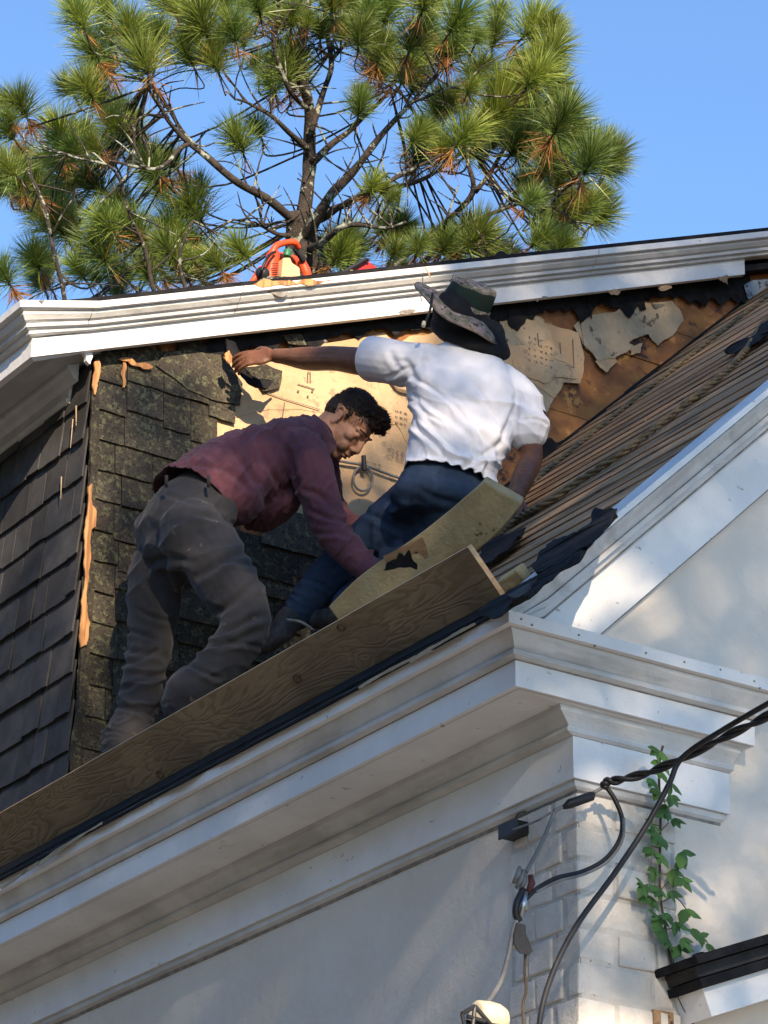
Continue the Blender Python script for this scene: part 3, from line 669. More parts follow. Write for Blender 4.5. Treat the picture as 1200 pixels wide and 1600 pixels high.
def blob(name, mb, voxel, smooth, mat_, parent, disp=None, cuts=None):
    me = bpy.data.meshes.new(name+'_raw'); me.from_pydata([tuple(v) for v in mb.v], [], mb.f); me.update()
    # every closed piece is turned outward by itself
    outward(me)
    o = bpy.data.objects.new('tmp', me); col.objects.link(o)
    r_ = o.modifiers.new('r', 'REMESH'); r_.mode = 'VOXEL'; r_.voxel_size = voxel; r_.adaptivity = 0
    s_ = o.modifiers.new('s', 'SMOOTH'); s_.factor = .5; s_.iterations = smooth
    dg = bpy.context.evaluated_depsgraph_get(); me2 = bpy.data.meshes.new_from_object(o.evaluated_get(dg))
    bpy.data.objects.remove(o); bpy.data.meshes.remove(me); me2.name = name
    if cuts:                                    # open hems: everything past a plane within a radius goes
        bm = bmesh.new(); bm.from_mesh(me2)
        for c, d, rad in cuts:
            c = Vector(c); d = Vector(d).normalized()
            geo = [v for v in bm.verts if (v.co-c).length < rad]; gs = set(geo); eds = [e for e in bm.edges if e.verts[0] in gs and e.verts[1] in gs]; fcs = [q for q in bm.faces if all(v in gs for v in q.verts)]
            bmesh.ops.bisect_plane(bm, geom=geo+eds+fcs, plane_co=c, plane_no=d, clear_outer=True, clear_inner=False)
        seen = set(); best = []
        for v0 in bm.verts:
            if v0 in seen: continue
            st2 = [v0]; seen.add(v0); isl = []
            while st2:
                a = st2.pop(); isl.append(a)
                for e in a.link_edges:
                    b2_ = e.other_vert(a)
                    if b2_ not in seen: seen.add(b2_); st2.append(b2_)
            if len(isl) > len(best): best = isl
        bs = set(best); bmesh.ops.delete(bm, geom=[q for q in bm.verts if q not in bs], context='VERTS')
        bm.to_mesh(me2); bm.free()
    n = len(me2.vertices); co = np.empty(n*3); me2.vertices.foreach_get('co', co); co = co.reshape(-1, 3)
    if disp:
        no = np.empty(n*3); me2.vertices.foreach_get('normal', no); no = no.reshape(-1, 3)
        rel = co-np.array(CAM); k = rel@np.array(W_); px = 600+FPX*(rel@np.array(R_))/k; py = 800-FPX*(rel@np.array(U_))/k
        d = disp(co, no, px, py); co = co+(no*d[:, None] if d.ndim == 1 else d)
        me2.vertices.foreach_set('co', co.ravel()); me2.update()
    o = link(name, me2, mat_, parent, True)
    if cuts: sd_ = o.modifiers.new('cloth', 'SOLIDIFY'); sd_.thickness = .004; sd_.offset = -1
    return o
def noisev(co, s, off=0, st=(1, 1, 1)):
    q = co*np.array(st)*s+off; return np.array([noise.noise(Vector(p)) for p in q])
def foldline(px, py, x0, y0, x1, y1, wd, amp):
    """a valley along a line with a lip on its upper side (picture coordinates only choose where on the cloth it runs)"""
    ex, ey = x1-x0, y1-y0; L = math.hypot(ex, ey); ex /= L; ey /= L
    t = ((px-x0)*ex+(py-y0)*ey)/L; d = (px-x0)*(-ey)+(py-y0)*ex
    d = d+wd*.6*np.sin(t*5+x0)
    tap = np.clip(1-(2*t-1)**2, 0, 1)**.5*((t > 0) & (t < 1)); return tap*amp*(-np.exp(-(d/wd)**2)+.75*np.exp(-((d-1.9*wd)/(wd*1.1))**2)+.4*np.exp(-((d+1.9*wd)/(wd*1.1))**2))
def waves(px, py, co, deg, wl, amp, warp=1.2, ns=9, seed=0, sharp=1.6):
    a = R(deg); s_ = px*math.cos(a)+py*math.sin(a); w1 = noisev(co, ns, seed); w2 = noisev(co, ns*.6, seed+11.3)
    ph = 2*math.pi*s_/wl+w1*2*math.pi*warp; q = (1-np.abs(np.sin(ph/2)))**sharp*1.25
    return amp*(q-.5)*np.clip(.55+w2*1.6, 0, 1.3)
def hand(mb, wrist, fdir, pnorm, side, curl=.5, spread=.16, sc=1.0, curls=None):
    """palm, four unequal fingers with two bends and a thumb from the side of the palm"""
    f = Vector(fdir).normalized(); p = Vector(pnorm); p = (p-f*p.dot(f)).normalized(); s_ = f.cross(p)*side
    w0 = Vector(wrist)
    palm = w0+f*.045*sc
    ellipsoid(mb, palm, f*.050*sc, s_*.039*sc, p*.0145*sc, 16); ellipsoid(mb, w0+f*.078*sc, f*.020*sc, s_*.040*sc, p*.0125*sc, 14)
    limb(mb, [w0-f*.03, w0+f*.02*sc], [.024*sc, .023*sc], 12, 4, (p, .75))
    for i, (o_, ln, r_) in enumerate(((.030, .072, .0086), (.010, .080, .0088), (-.010, .075, .0084), (-.029, .060, .0074))):
        c_ = (curls[i] if curls else curl*(1+.12*i)); base = w0+f*.083*sc+s_*o_*sc; d = (f+s_*o_*spread*22*sc/ sc).normalized()
        pts = [base-d*.02]; q = base; pts.append(q)
        for seg, fr_ in enumerate((.46, .30, .24)):
            ang = c_*(.75+.35*seg); d = (d*math.cos(ang)+p*math.sin(ang)).normalized(); q = q+d*ln*fr_*sc; pts.append(q)
        limb(mb, pts, [r_*sc*1.05, r_*sc*1.05, r_*sc, r_*sc*.92, r_*sc*.78], 10, 4)
    tb = w0+f*.022*sc+s_*.026*sc; d = (f*.62+s_*.70+p*.25).normalized(); q1 = tb+d*.038*sc; d2 = (f*.85+s_*.25+p*.45).normalized(); q2 = q1+d2*.030*sc; q3 = q2+(d2+p*.25).normalized()*.024*sc
    limb(mb, [tb-d*.012, q1, q2, q3], [.0145*sc, .0115*sc, .0098*sc, .0080*sc], 10, 4)
    return mb
def Jt(px, py, Y): return on(px, py, 1, Y)

# ================================================================== man in the maroon jersey
pa = empty('person', (5.13, 9.4, 5.27))
tag(pa, 'man in maroon long-sleeved jersey and dark trousers bending forward on the roof behind the plank', 'person')
g = MB()
aP, aW, aC, aU = Jt(292, 822, 9.28), Jt(340, 765, 9.26), Jt(408, 728, 9.24), Jt(470, 700, 9.24)
camd = -W_
def lat(v): return Vector(v)
YV = Vector((0, 1, 0))
spn = (aU-aP).normalized(); latv = (YV-spn*YV.dot(spn)).normalized(); thk = spn.cross(latv).normalized()
if thk.z < 0: thk = -thk
# head frame
hu = (R_*.80+U_*.58-W_*.10).normalized(); hf = (R_*.56-U_*.80-W_*.52); hf = (hf-hu*hf.dot(hu)).normalized(); hl = hf.cross(hu).normalized()  # hl = his right
if hl.dot(-W_) < 0: sgn = -1
else: sgn = 1
HC = Jt(544, 662, 9.20)
HS = 1.08
def H(x, y, z): return HC+(hl*x+hf*y+hu*z)*HS
def headparts(mb, H, hl, hf, hu):
    E_ = lambda c, r: ellipsoid(mb, H(*c), hl*r[0]*HS, hf*r[1]*HS, hu*r[2]*HS, 18)
    E_((0, -.012, .035), (.073, .094, .080)); E_((0, .028, -.025), (.063, .066, .085)); E_((0, .066, -.088), (.024, .024, .021))
    for s_ in (-1, 1):
        limb(mb, [H(s_*.054, .0, -.045), H(s_*.046, .035, -.076), H(s_*.014, .074, -.094)], [.018, .017, .016], 10)
        E_((s_*.043, .062, -.012), (.021, .022, .020)); E_((s_*.030, .074, -.048), (.022, .020, .026))
        E_((s_*.0125, .100, -.036), (.0085, .0105, .008)); E_((s_*.030, .0745, .006), (.0150, .0130, .0115))
        limb(mb, [H(s_*.010, .086, .022), H(s_*.028, .0825, .028), H(s_*.048, .066, .022)], [.0075, .0080, .0065], 8)
        # ear
        ec = (s_*.071, -.012, -.006)
        pts = [H(s_*(.074+.008*math.sin(t)), -.012+.017*math.cos(t)*1.0-.003*math.sin(t), -.004+.031*math.sin(t)) for t in np.linspace(-1.9, 2.9, 12)]
        mb.tube(pts, .0042, 7); E_((s_*.072, -.010, -.006), (.0045, .014, .024)); E_((s_*.073, -.004, -.032), (.005, .008, .009))
    limb(mb, [H(0, .086, .022), H(0, .098, .0), H(0, .109, -.026)], [.0085, .0098, .0128], 10)
    E_((0, .098, -.060), (.022, .0095, .0065)); E_((0, .094, -.074), (.019, .0095, .0068)); E_((0, .090, -.048), (.016, .012, .010))
headparts(g, H, hl, hf, hu)
nb = Jt(494, 682, 9.24)
limb(g, [H(0, -.035, -.03), (H(0, -.03, -.06)+nb)/2, nb-spn*.03], [.058, .056, .066], 14)
section(g, [(aP-spn*.07, latv*.09, thk*.07), (aP, latv*.125, thk*.09), (aW, latv*.11, thk*.06), (aC, latv*.125, thk*.07), (aU, latv*.13, thk*.075), (aU+spn*.05, latv*.07, thk*.06)])
aRS, aRE, aRW = Jt(478, 712, 9.06), Jt(520, 832, 8.98), Jt(588, 905, 8.84)
aLS, aLE, aLW = Jt(490, 690, 9.40), Jt(520, 800, 9.44), Jt(575, 850, 9.22)
limb(g, [aRS, aRE, aRW], [.050, .042, .028]); limb(g, [aLS, aLE, aLW], [.050, .042, .028])
aHL, aKL, aAL = Jt(268, 868, 9.42), Jt(236, 1000, 9.44), Jt(205, 1142, 9.44)
aHR, aKR, aAR = Jt(318, 862, 9.14), Jt(384, 972, 9.00), Jt(292, 1092, 9.12)
limb(g, [aHL, aKL, aAL], [.075, .050, .038]); limb(g, [aHR, aKR, aAR], [.075, .050, .038])
fd = (aRW-aRE).normalized(); hand(g, aRW+fd*.01, (fd+Vector((.1, -.1, -.35))).normalized(), Vector((-.3, .2, -1)), 1, .5)
fd = (aLW-aLE).normalized(); hand(g, aLW+fd*.01, (fd+Vector((.1, -.1, -.35))).normalized(), Vector((-.3, .2, -1)), -1, .5)
def headdisp(H, hl, hf, hu, hc):
    A_ = np.array([hl, hf, hu]); c0 = np.array(hc)
    def dsp(co, no, px, py):
        l = (co-c0)@A_.T/HS; d = np.zeros(len(co))
        def gs(x, y, z, r, a): d[:] += a*np.exp(-(((l-np.array([x, y, z]))**2).sum(1))/(r*r))
        near = (np.abs(l) < .16).all(1)
        if near.any():
            for s_ in (-1, 1):
                gs(s_*.016, .092, .008, .010, -.004); gs(s_*.034, .085, -.008, .012, -.003); gs(s_*.030, .094, .0185, .007, -.002)
                # closed lid line
                q = (np.abs(l[:, 0]-s_*.031) < .016) & (l[:, 1] > .06); d[q] -= .0016*np.exp(-((l[q, 2]-.002)/.003)**2)
                gs(s_*.021, .10, -.046, .006, -.002); gs(s_*.073, -.004, -.006, .010, -.003)
            q = (np.abs(l[:, 0]) < .026) & (l[:, 1] > .06); d[q] -= .0035*np.exp(-((l[q, 2]+.0668)/.0028)**2)
            gs(0, .10, -.082, .009, -.003)
        return d
    return dsp
bodyA = blob('body', g, .0042, 3, M['skin_a'], pa, headdisp(H, hl, hf, hu, HC))
# eyes, lids, brows, lips
for s_ in (-1, 1):
    e = MB(); limb(e, [H(s_*.012, .0935, .028), H(s_*.028, .0905, .034), H(s_*.048, .0735, .029)], [.0022, .0036, .0020], 8); e.build('eyebrow', M['hair'], pa, True)
    e = MB(); e.tube(spline([H(s_*.018, .0868, .0010), H(s_*.030, .0885, -.0025), H(s_*.042, .0805, .0005)], 4), [.0007, .0010, .0012, .0014, .0015, .0014, .0012, .0009, .0006], 6); e.build('eyelashes', M['hair'], pa, True)
e = MB(); ellipsoid(e, H(0, .1010, -.0612), hl*.0205, hf*.0078, hu*.0050, 14); e.build('upper_lip', M['lip'], pa, True)
e = MB(); ellipsoid(e, H(0, .0970, -.0735), hl*.0180, hf*.0078, hu*.0056, 14); e.build('lower_lip', M['lip'], pa, True)
# hair
hg = MB()
ellipsoid(hg, H(0, -.018, .050), hl*.0815, hf*.098, hu*.078, 20); ellipsoid(hg, H(0, -.055, .012), hl*.070, hf*.062, hu*.075, 18)
ellipsoid(hg, H(0, .050, .098), hl*.058, hf*.052, hu*.034, 16); ellipsoid(hg, H(0, .078, .083), hl*.050, hf*.027, hu*.026, 14)
for s_ in (-1, 1): limb(hg, [H(s_*.069, .012, .035), H(s_*.070, .014, .010)], [.010, .005], 8)
def hairdisp(co, no, px, py):
    a_ = noisev(co, 75, 3); b_ = noisev(co, 160, 8); l = (co-np.array(HC))@np.array([hl, hf, hu]).T
    k = np.clip((l[:, 1]+.03)/.09, 0, 1)*np.clip((l[:, 2])/.05, 0, 1)
    return (.0012+.0085*k)*(np.abs(a_)*2-.35)+.0022*b_
hair = blob('hair', hg, .003, 2, M['hair'], pa, hairdisp)
st_ = MB(); rh = random.Random(3); hm = hair.data
hv = [v for v in hm.vertices if (Vector(v.co)-HC).dot(hu) > .02]
for i in range(2600):
    v = rh.choice(hv); p = Vector(v.co); n_ = Vector(v.normal); l_ = (p-HC); k = max(0, min(1, (l_.dot(hf)+.03)/.09))
    t = (n_.cross(Vector((rh.uniform(-1, 1), rh.uniform(-1, 1), rh.uniform(-1, 1))))).normalized()
    ln = rh.uniform(.004, .007)+.012*k*rh.random(); q1 = p+n_*ln*.6+t*ln*.3; q2 = p+n_*ln*.75+t*ln; s1 = n_.cross(t)*.0007
    st_.add([p-s1, p+s1, q1+s1*.8, q1-s1*.8, q2], [(0, 1, 2, 3), (3, 2, 4)])
tag(st_.build('hair_strands', M['hair'], pa), kind='stuff')

# jersey
g = MB()
section(g, [(Jt(262, 802, 9.28), latv*.166, thk*.140), (Jt(318, 768, 9.26), latv*.172, thk*.148), (Jt(372, 740, 9.25), latv*.175, thk*.155), (aC+thk*.002, latv*.180, thk*.148), (Jt(448, 712, 9.24), latv*.190, thk*.138), (Jt(478, 692, 9.24), latv*.165, thk*.098), (nb+spn*.005, latv*.078, thk*.070)], 32)
limb(g, [Jt(458, 702, 9.12), aRS, (aRS+aRE)/2+Vector((-.006, 0, .0)), aRE, (aRE+aRW)/2, aRW+(aRW-aRE).normalized()*.05], [.085, .084, .078, .064, .058, .046], 18)
limb(g, [Jt(478, 695, 9.34), aLS, (aLS+aLE)/2, aLE, (aLE+aLW)/2, aLW], [.08, .080, .070, .060, .055, .046], 18)
# hanging belly of the jersey
ellipsoid(g, Jt(428, 792, 9.26), spn*.12, latv*.15, thk*.07, 18); ellipsoid(g, Jt(372, 782, 9.2), spn*.10, latv*.12, thk*.09, 18)
def jd(co, no, px, py):
    arm = np.clip((py-760)/60, 0, 1)*np.clip((px-445)/25, 0, 1)
    tor = 1-arm
    d = tor*waves(px, py, co, 28, 30, .012, 1.0, 7, 1, 1.3)*np.clip((px-300)/60, .45, 1)
    d += tor*waves(px, py, co, 10, 15, .006, 1.4, 11, 5, 1.5)
    d += arm*waves(px, py, co, 62, 24, .0085, .8, 13, 2, 1.5)+.0018*noisev(co, 45, 3)
    for q in ((392, 668, 452, 790, 5, .007), (350, 680, 420, 790, 5, .007), (420, 660, 470, 760, 5, .006), (318, 700, 395, 775, 5, .006), (455, 705, 470, 800, 6, .006), (470, 760, 520, 790, 5, .009), (480, 795, 535, 815, 4, .008), (488, 830, 545, 838, 4, .006), (270, 725, 350, 730, 4, .005), (500, 700, 512, 770, 4, .004)):
        d += foldline(px, py, *q)
    return d
blob('jersey', g, .0048, 3, M['maroon'], pa, jd, [(Jt(292, 775, 9.27), -(spn+thk*.25), .26), (aRW, aRW-aRE, .09), (aLW-(aLW-aLE)*.1, aLW-aLE, .09)])
cl = [nb+spn*.012+latv*.074*math.cos(t)+thk*.064*math.sin(t) for t in np.linspace(0, 2*math.pi, 40)]
MB().tube(cl, .007, 8, False).build('collar', M['maroon'], pa, True)
# trousers
g = MB()
section(g, [(Jt(345, 768, 9.26), latv*.145, thk*.12), (Jt(318, 790, 9.26), latv*.155, thk*.135), (aP, latv*.180, thk*.165), (Jt(270, 852, 9.28), latv*.170, thk*.150), (Jt(262, 888, 9.28), latv*.12, thk*.09)], 30)
ellipsoid(g, Jt(258, 838, 9.42), (.115, 0, 0), (0, .115, 0), (0, 0, .13), 18); ellipsoid(g, Jt(300, 838, 9.15), (.12, 0, 0), (0, .12, 0), (0, 0, .14), 18)
limb(g, [Jt(262, 850, 9.42), Jt(243, 920, 9.43), aKL, Jt(222, 1068, 9.44), Jt(206, 1140, 9.44)], [.112, .104, .082, .076, .072], 20)
limb(g, [Jt(318, 850, 9.14), Jt(352, 905, 9.06), aKR, Jt(345, 1035, 9.04), Jt(300, 1078, 9.10)], [.122, .110, .090, .079, .070], 20)
limb(g, [Jt(206, 1130, 9.44), Jt(197, 1150, 9.44), Jt(190, 1172, 9.44)], [.074, .080, .072], 18)
limb(g, [Jt(318, 1060, 9.07), Jt(292, 1082, 9.1), Jt(280, 1100, 9.12)], [.074, .078, .066], 18)
def td(co, no, px, py):
    low = np.clip((py-960)/60, 0, 1); d = waves(px, py, co, 78, 26, .010, .9, 10, 4, 1.4)*low
    d += waves(px, py, co, 60, 48, .008, .8, 6, 9, 1.3)*(1-low)+.0022*noisev(co, 30, 3)
    d += waves(px, py, co, 95, 13, .005, 1.0, 16, 14, 1.5)*np.clip((py-1085)/30, 0, 1)*(px < 270)
    for q in ((210, 950, 270, 975, 4, .007), (188, 985, 250, 1000, 4, .007), (196, 1055, 262, 1052, 4, .006), (300, 935, 350, 960, 4, .006), (340, 880, 412, 880, 4, .006), (350, 1000, 415, 1015, 4, .007), (232, 880, 300, 872, 6, .010), (226, 905, 262, 960, 6, .009), (300, 900, 400, 858, 6, .009), (330, 960, 415, 905, 6, .008), (282, 880, 290, 980, 7, .010), (350, 985, 420, 960, 5, .010), (330, 1010, 420, 985, 5, .010), (300, 800, 372, 822, 4, .006), (240, 770, 330, 790, 4, .004), (186, 1010, 262, 1030, 5, .008), (185, 1040, 255, 1015, 4, .007), (180, 1075, 245, 1060, 4, .007), (175, 1100, 240, 1120, 4, .008), (290, 1040, 350, 1060, 4, .008), (205, 800, 215, 880, 6, .005)):
        d += foldline(px, py, *q)
    return d
tr = blob('trousers', g, .0054, 5, M['trouser'], pa, td)
wbp = [Jt(*q) for q in ((244, 752, 9.40), (262, 745, 9.33), (290, 742, 9.24), (320, 748, 9.16), (350, 762, 9.10), (378, 785, 9.07), (395, 810, 9.08))]
for q0, q1 in (((262, 742, 9.20), (258, 762, 9.19)), ((330, 744, 9.12), (322, 760, 9.11))):
    MB().box(Jt((q0[0]+q1[0])/2, (q0[1]+q1[1])/2, q0[2]-.06), R_*.006, U_*.022, W_*.003).build('belt_loop', M['trouser'], pa, True)
# boots: on the roof behind the plank
for an, nm in ((Jt(192, 1180, 9.44), 0), (Jt(285, 1108, 9.13), 1)):
    g = MB(); gz = roofz(an.x)+.035; base = Vector((an.x, an.y, gz))
    limb(g, [an, base+Vector((0, 0, .03)), base+Vector((.05, -.05, .06)), base+Vector((.12, -.07, .135))], [.048, .046, .043, .036], 12)
    blob('boot', g, .006, 3, M['boot'], pa)
g = MB(); g.tube([Jt(312, 1050, 9.0), Jt(330, 1052, 8.99), Jt(352, 1056, 8.99)], [.018, .026, .02], 10)

# ================================================================== man in the white T-shirt
pb = empty('person', (6.05, 8.75, 6.15))
tag(pb, 'man in white T-shirt, jeans and camouflage hat seen from behind, reaching with his left hand', 'person')
bN, bU, bC, bM, bWa, bH = Jt(738, 552, 8.72), Jt(712, 592, 8.74), Jt(722, 650, 8.72), Jt(712, 700, 8.70), Jt(700, 748, 8.70), Jt(682, 792, 8.74)
spb = (bN-bH).normalized()
lx = (R_*.97-U_*.22).normalized(); lx = (lx-spb*lx.dot(spb)).normalized(); ly = spb.cross(lx).normalized()
if ly.y < 0: ly = -ly
bLS, bLE, bLW = Jt(622, 568, 8.86), Jt(522, 560, 9.18), Jt(432, 556, 9.50)
bRS, bRE, bRW = Jt(806, 622, 8.66), Jt(830, 712, 8.60), Jt(806, 778, 8.46)
g = MB()
section(g, [(bH-spb*.03, lx*.08, ly*.05), (bH, lx*.11, ly*.075), (bWa, lx*.12, ly*.085), (bC, lx*.14, ly*.09), (bU, lx*.15, ly*.075), (bN, lx*.06, ly*.055)])
bh_ = Jt(722, 492, 8.74); ellipsoid(g, bh_, R_*.076, U_*.10, W_*.09, 18); limb(g, [bh_, bN], [.058, .062], 12)
limb(g, [bLS, (bLS+bLE)/2+Vector((0, 0, -.004)), bLE, (bLE*.6+bLW*.4)+Vector((0, 0, -.006)), bLW], [.058, .053, .047, .046, .0285], 16)
limb(g, [bRS, (bRS+bRE)/2, bRE, (bRE*.5+bRW*.5), bRW], [.060, .054, .043, .042, .030], 16)
bHL, bKL, bAL = Jt(655, 800, 8.92), Jt(560, 858, 9.10), Jt(462, 962, 9.22)
bHR, bKR, bAR = Jt(720, 800, 8.72), Jt(640, 868, 8.95), Jt(545, 945, 9.06)
limb(g, [bHL, Jt(612, 828, 9.0), bKL, bAL], [.060, .06, .045, .036]); limb(g, [Jt(706, 806, 8.78), Jt(680, 838, 8.85), bKR, bAR], [.060, .06, .045, .036])
# left hand grips a shingle at the cheek: knuckles up, fingers pointing left
fdir = (Jt(372, 556, 9.60)-bLW).normalized()
hand(g, bLW+fdir*.012, (fdir-U_*.10).normalized(), (-U_*.70+W_*.65), -1, .34, .15, 1.12, [.22, .34, .44, .52])
fd = (bRW-bRE+Vector((-.05, -.10, 0))).normalized(); hand(g, bRW+fd*.01, fd, Vector((-.4, .3, -1)), 1, .45)
def skd(co, no, px, py):
    d = .0008*noisev(co, 60, 2); f_ = (px < 600) & (px > 440)
    d[f_] += .004*np.exp(-(((px[f_]-500)/26)**2+((py[f_]-566)/7)**2))-.003*np.exp(-(((px[f_]-505)/20)**2+((py[f_]-553)/3)**2))
    return d
blob('body', g, .0040, 3, M['skin_b'], pb, skd)
# T-shirt
g = MB()
section(g, [(Jt(696, 778, 8.70), lx*.185, ly*.135), (Jt(700, 762, 8.70), lx*.182, ly*.138), (Jt(704, 738, 8.70), lx*.166, ly*.128), (Jt(714, 700, 8.70), lx*.176, ly*.128), (Jt(724, 655, 8.72), lx*.196, ly*.132), (Jt(722, 615, 8.73), lx*.212, ly*.124), (Jt(722, 585, 8.74), lx*.200, ly*.105), (Jt(735, 553, 8.73), lx*.115, ly*.075), (Jt(742, 538, 8.72), lx*.07, ly*.055)], 36)
limb(g, [Jt(668, 572, 8.78), bLS+Vector((.02, 0, .004)), Jt(600, 563, 8.92), Jt(574, 560, 9.0)], [.084, .082, .084, .086], 20)
limb(g, [Jt(775, 598, 8.72), bRS, Jt(820, 648, 8.63), Jt(824, 674, 8.61)], [.082, .084, .082, .082], 20)
def shd(co, no, px, py):
    d = waves(px, py, co, 118, 40, .010, .9, 5, 21, 1.5)*np.clip((py-590)/60, .15, 1)
    d += waves(px, py, co, 100, 20, .006, 1.2, 9, 6, 1.5)*np.clip((py-680)/50, 0, 1)*np.clip((748-py)/15, .15, 1)+.0014*noisev(co, 38, 3)
    d += waves(px, py, co, 128, 27, .006, 1.1, 7, 41, 2.2)*np.clip((py-600)/60, 0, 1)
    for q in ((640, 585, 720, 640, 3, .006), (636, 625, 700, 665, 3, .006), (640, 660, 720, 735, 3.5, .008), (650, 650, 735, 720, 3, .006), (700, 620, 770, 700, 4, .006), (745, 600, 790, 680, 4, .005), (660, 735, 700, 715, 3, .006), (690, 755, 740, 720, 3, .007), (720, 762, 760, 720, 3, .007), (600, 590, 640, 575, 3, .006), (612, 600, 648, 588, 3, .006), (632, 596, 740, 690, 6, .008), (636, 612, 700, 690, 5, .007), (638, 640, 690, 715, 5, .007), (650, 590, 760, 640, 6, .006), (628, 560, 655, 600, 5, .008), (606, 545, 640, 590, 5, .005), (800, 640, 775, 740, 6, .008), (815, 610, 790, 680, 5, .007), (700, 740, 790, 690, 5, .008), (650, 728, 740, 745, 4, .008), (660, 710, 745, 722, 4, .007), (740, 640, 770, 760, 5, .005), (690, 560, 760, 620, 7, .004), (735, 690, 745, 765, 4, .006), (762, 700, 762, 775, 4, .007)):
        d += foldline(px, py, *q)
    return d
bt = Jt(706, 758, 8.70)
blob('t_shirt', g, .0042, 3, M['tee'], pb, shd, [(Jt(580, 561, 8.98), Jt(540, 556, 9.1)-Jt(600, 563, 8.92), .13), (Jt(832, 657, 8.66), Jt(826, 700, 8.66)-Jt(812, 622, 8.66), .115), (Jt(701, 752, 8.70), -spb, .30)])
# jeans
g = MB()
section(g, [(Jt(698, 738, 8.71), lx*.140, ly*.105), (Jt(694, 765, 8.72), lx*.165, ly*.125), (bH, lx*.170, ly*.14), (Jt(668, 815, 8.78), lx*.13, ly*.11)], 30)
limb(g, [Jt(655, 795, 8.90), Jt(612, 828, 9.0), bKL, Jt(510, 905, 9.16), Jt(466, 958, 9.22)], [.125, .118, .088, .076, .064], 20)
limb(g, [Jt(710, 800, 8.74), Jt(680, 838, 8.85), bKR, Jt(590, 912, 9.0), bAR], [.125, .112, .085, .074, .064], 20)
def jnd(co, no, px, py):
    d = waves(px, py, co, 35, 44, .007, .9, 6, 31, 1.4)+.0016*noisev(co, 40, 3)
    d += waves(px, py, co, -50, 15, .004, 1.0, 14, 3, 1.5)*np.clip((500-px)/30, 0, 1)
    for q in ((560, 800, 640, 830, 5, .006), (600, 780, 660, 812, 5, .006), (530, 840, 590, 870, 5, .008), (540, 880, 610, 868, 5, .006), (650, 760, 720, 792, 5, .005), (470, 900, 520, 925, 4, .006)): d += foldline(px, py, *q)
    return d
blob('jeans', g, .0054, 4, M['denim'], pb, jnd)
g = MB(); ank = Jt(452, 972, 9.22)
limb(g, [ank+Vector((0, 0, .01)), Jt(440, 985, 9.2), Jt(420, 1002, 9.22), Jt(400, 1012, 9.26)], [.050, .046, .040, .032], 12)
blob('shoe', g, .005, 3, M['shoe'], pb)
MB().tube(spline([Jt(447, 968, 9.14), Jt(470, 972, 9.12), Jt(490, 985, 9.11)], 4), .006, 6).build('shoe_piping', M['cable_grey'], pb, True)
g = MB(); limb(g, [bAR, bAR+Vector((-.03, .05, -.04)), bAR+Vector((-.06, .12, -.03))], [.05, .045, .036], 12); blob('shoe', g, .006, 3, M['shoe'], pb)
# neck cloth
g = MB()
ellipsoid(g, Jt(722, 500, 8.72), R_*.105, U_*.085, W_*.10, 20); ellipsoid(g, Jt(712, 492, 8.70), R_*.085, U_*.10, W_*.09, 20)
section(g, [(Jt(738, 492, 8.72), (R_*.95-U_*.3)*.115, W_*.10), (Jt(735, 520, 8.72), (R_*.93-U_*.35)*.152, W_*.11), (Jt(734, 538, 8.72), (R_*.93-U_*.36)*.15, W_*.105), (Jt(728, 546, 8.72), (R_*.93-U_*.36)*.10, W_*.08)], 28)
def ncd(co, no, px, py): return waves(px, py, co, 40, 30, .006, 1, 8, 2)+.003*noisev(co, 25, 1)
blob('neck_cloth', g, .005, 4, M['black_cloth'], pb, ncd)
# hat: brim, crown, band, chin cord
ha = (R_*.45+U_*.86-W_*.22).normalized(); hx = (R_*.88-U_*.475); hx = (hx-ha*hx.dot(ha)).normalized(); hy = ha.cross(hx).normalized()
HB = Jt(724, 482, 8.70)
v = []; f = []; NR, NT = 8, 48
for i in range(NR+1):
    rr = .088+(.200-.088)*i/NR
    for k in range(NT):
        th = 2*math.pi*k/NT; c_, s_ = math.cos(th), math.sin(th); q = i/NR
        dr_ = -.030*q*q*(.45+.55*abs(s_))+.018*q*q*max(0, -c_)**2-.020*q*q*max(0, c_)+.006*math.sin(th*5+1)*q
        v.append(HB+hx*c_*rr*1.0+hy*s_*rr*.92+ha*dr_)
for i in range(NR):
    for k in range(NT): f.append((i*NT+k, (i+1)*NT+k, (i+1)*NT+(k+1) % NT, i*NT+(k+1) % NT))
hb = mesh('hat_brim', v, f, M['camo'], pb, True); sd_ = hb.modifiers.new('solid', 'SOLIDIFY'); sd_.thickness = .005; sd_.offset = 0
v = []; f = []; prof = [(.089, -.004), (.0885, .03), (.086, .06), (.083, .088), (.079, .098), (.070, .101), (.045, .094), (.02, .090), (.001, .089)]
for rr, hh in prof:
    for k in range(NT):
        th = 2*math.pi*k/NT; w1 = 1+.025*math.sin(th*3+hh*30); tilt = .010*math.cos(th) if hh > .05 else 0
        v.append(HB+(hx*math.cos(th)*rr*1.02+hy*math.sin(th)*rr)*w1+ha*(hh+tilt+.002*math.sin(7*th)))
for i in range(len(prof)-1):
    for k in range(NT): f.append((i*NT+k, i*NT+(k+1) % NT, (i+1)*NT+(k+1) % NT, (i+1)*NT+k))
hc_ = mesh('hat_crown', v, f, [M['hat_green'], M['camo']], pb, True)
for p in hc_.data.polygons: p.material_index = 1 if p.index//NT >= 3 else 0
outward(hc_.data)
v = []; f = []
for hh, rr in ((-.002, .0935), (.030, .0925), (.031, .089), (-.002, .089)):
    for k in range(NT):
        th = 2*math.pi*k/NT; w1 = 1+.025*math.sin(th*3+hh*30); v.append(HB+(hx*math.cos(th)*rr*1.02+hy*math.sin(th)*rr)*w1+ha*(hh+.001*math.sin(9*th)))
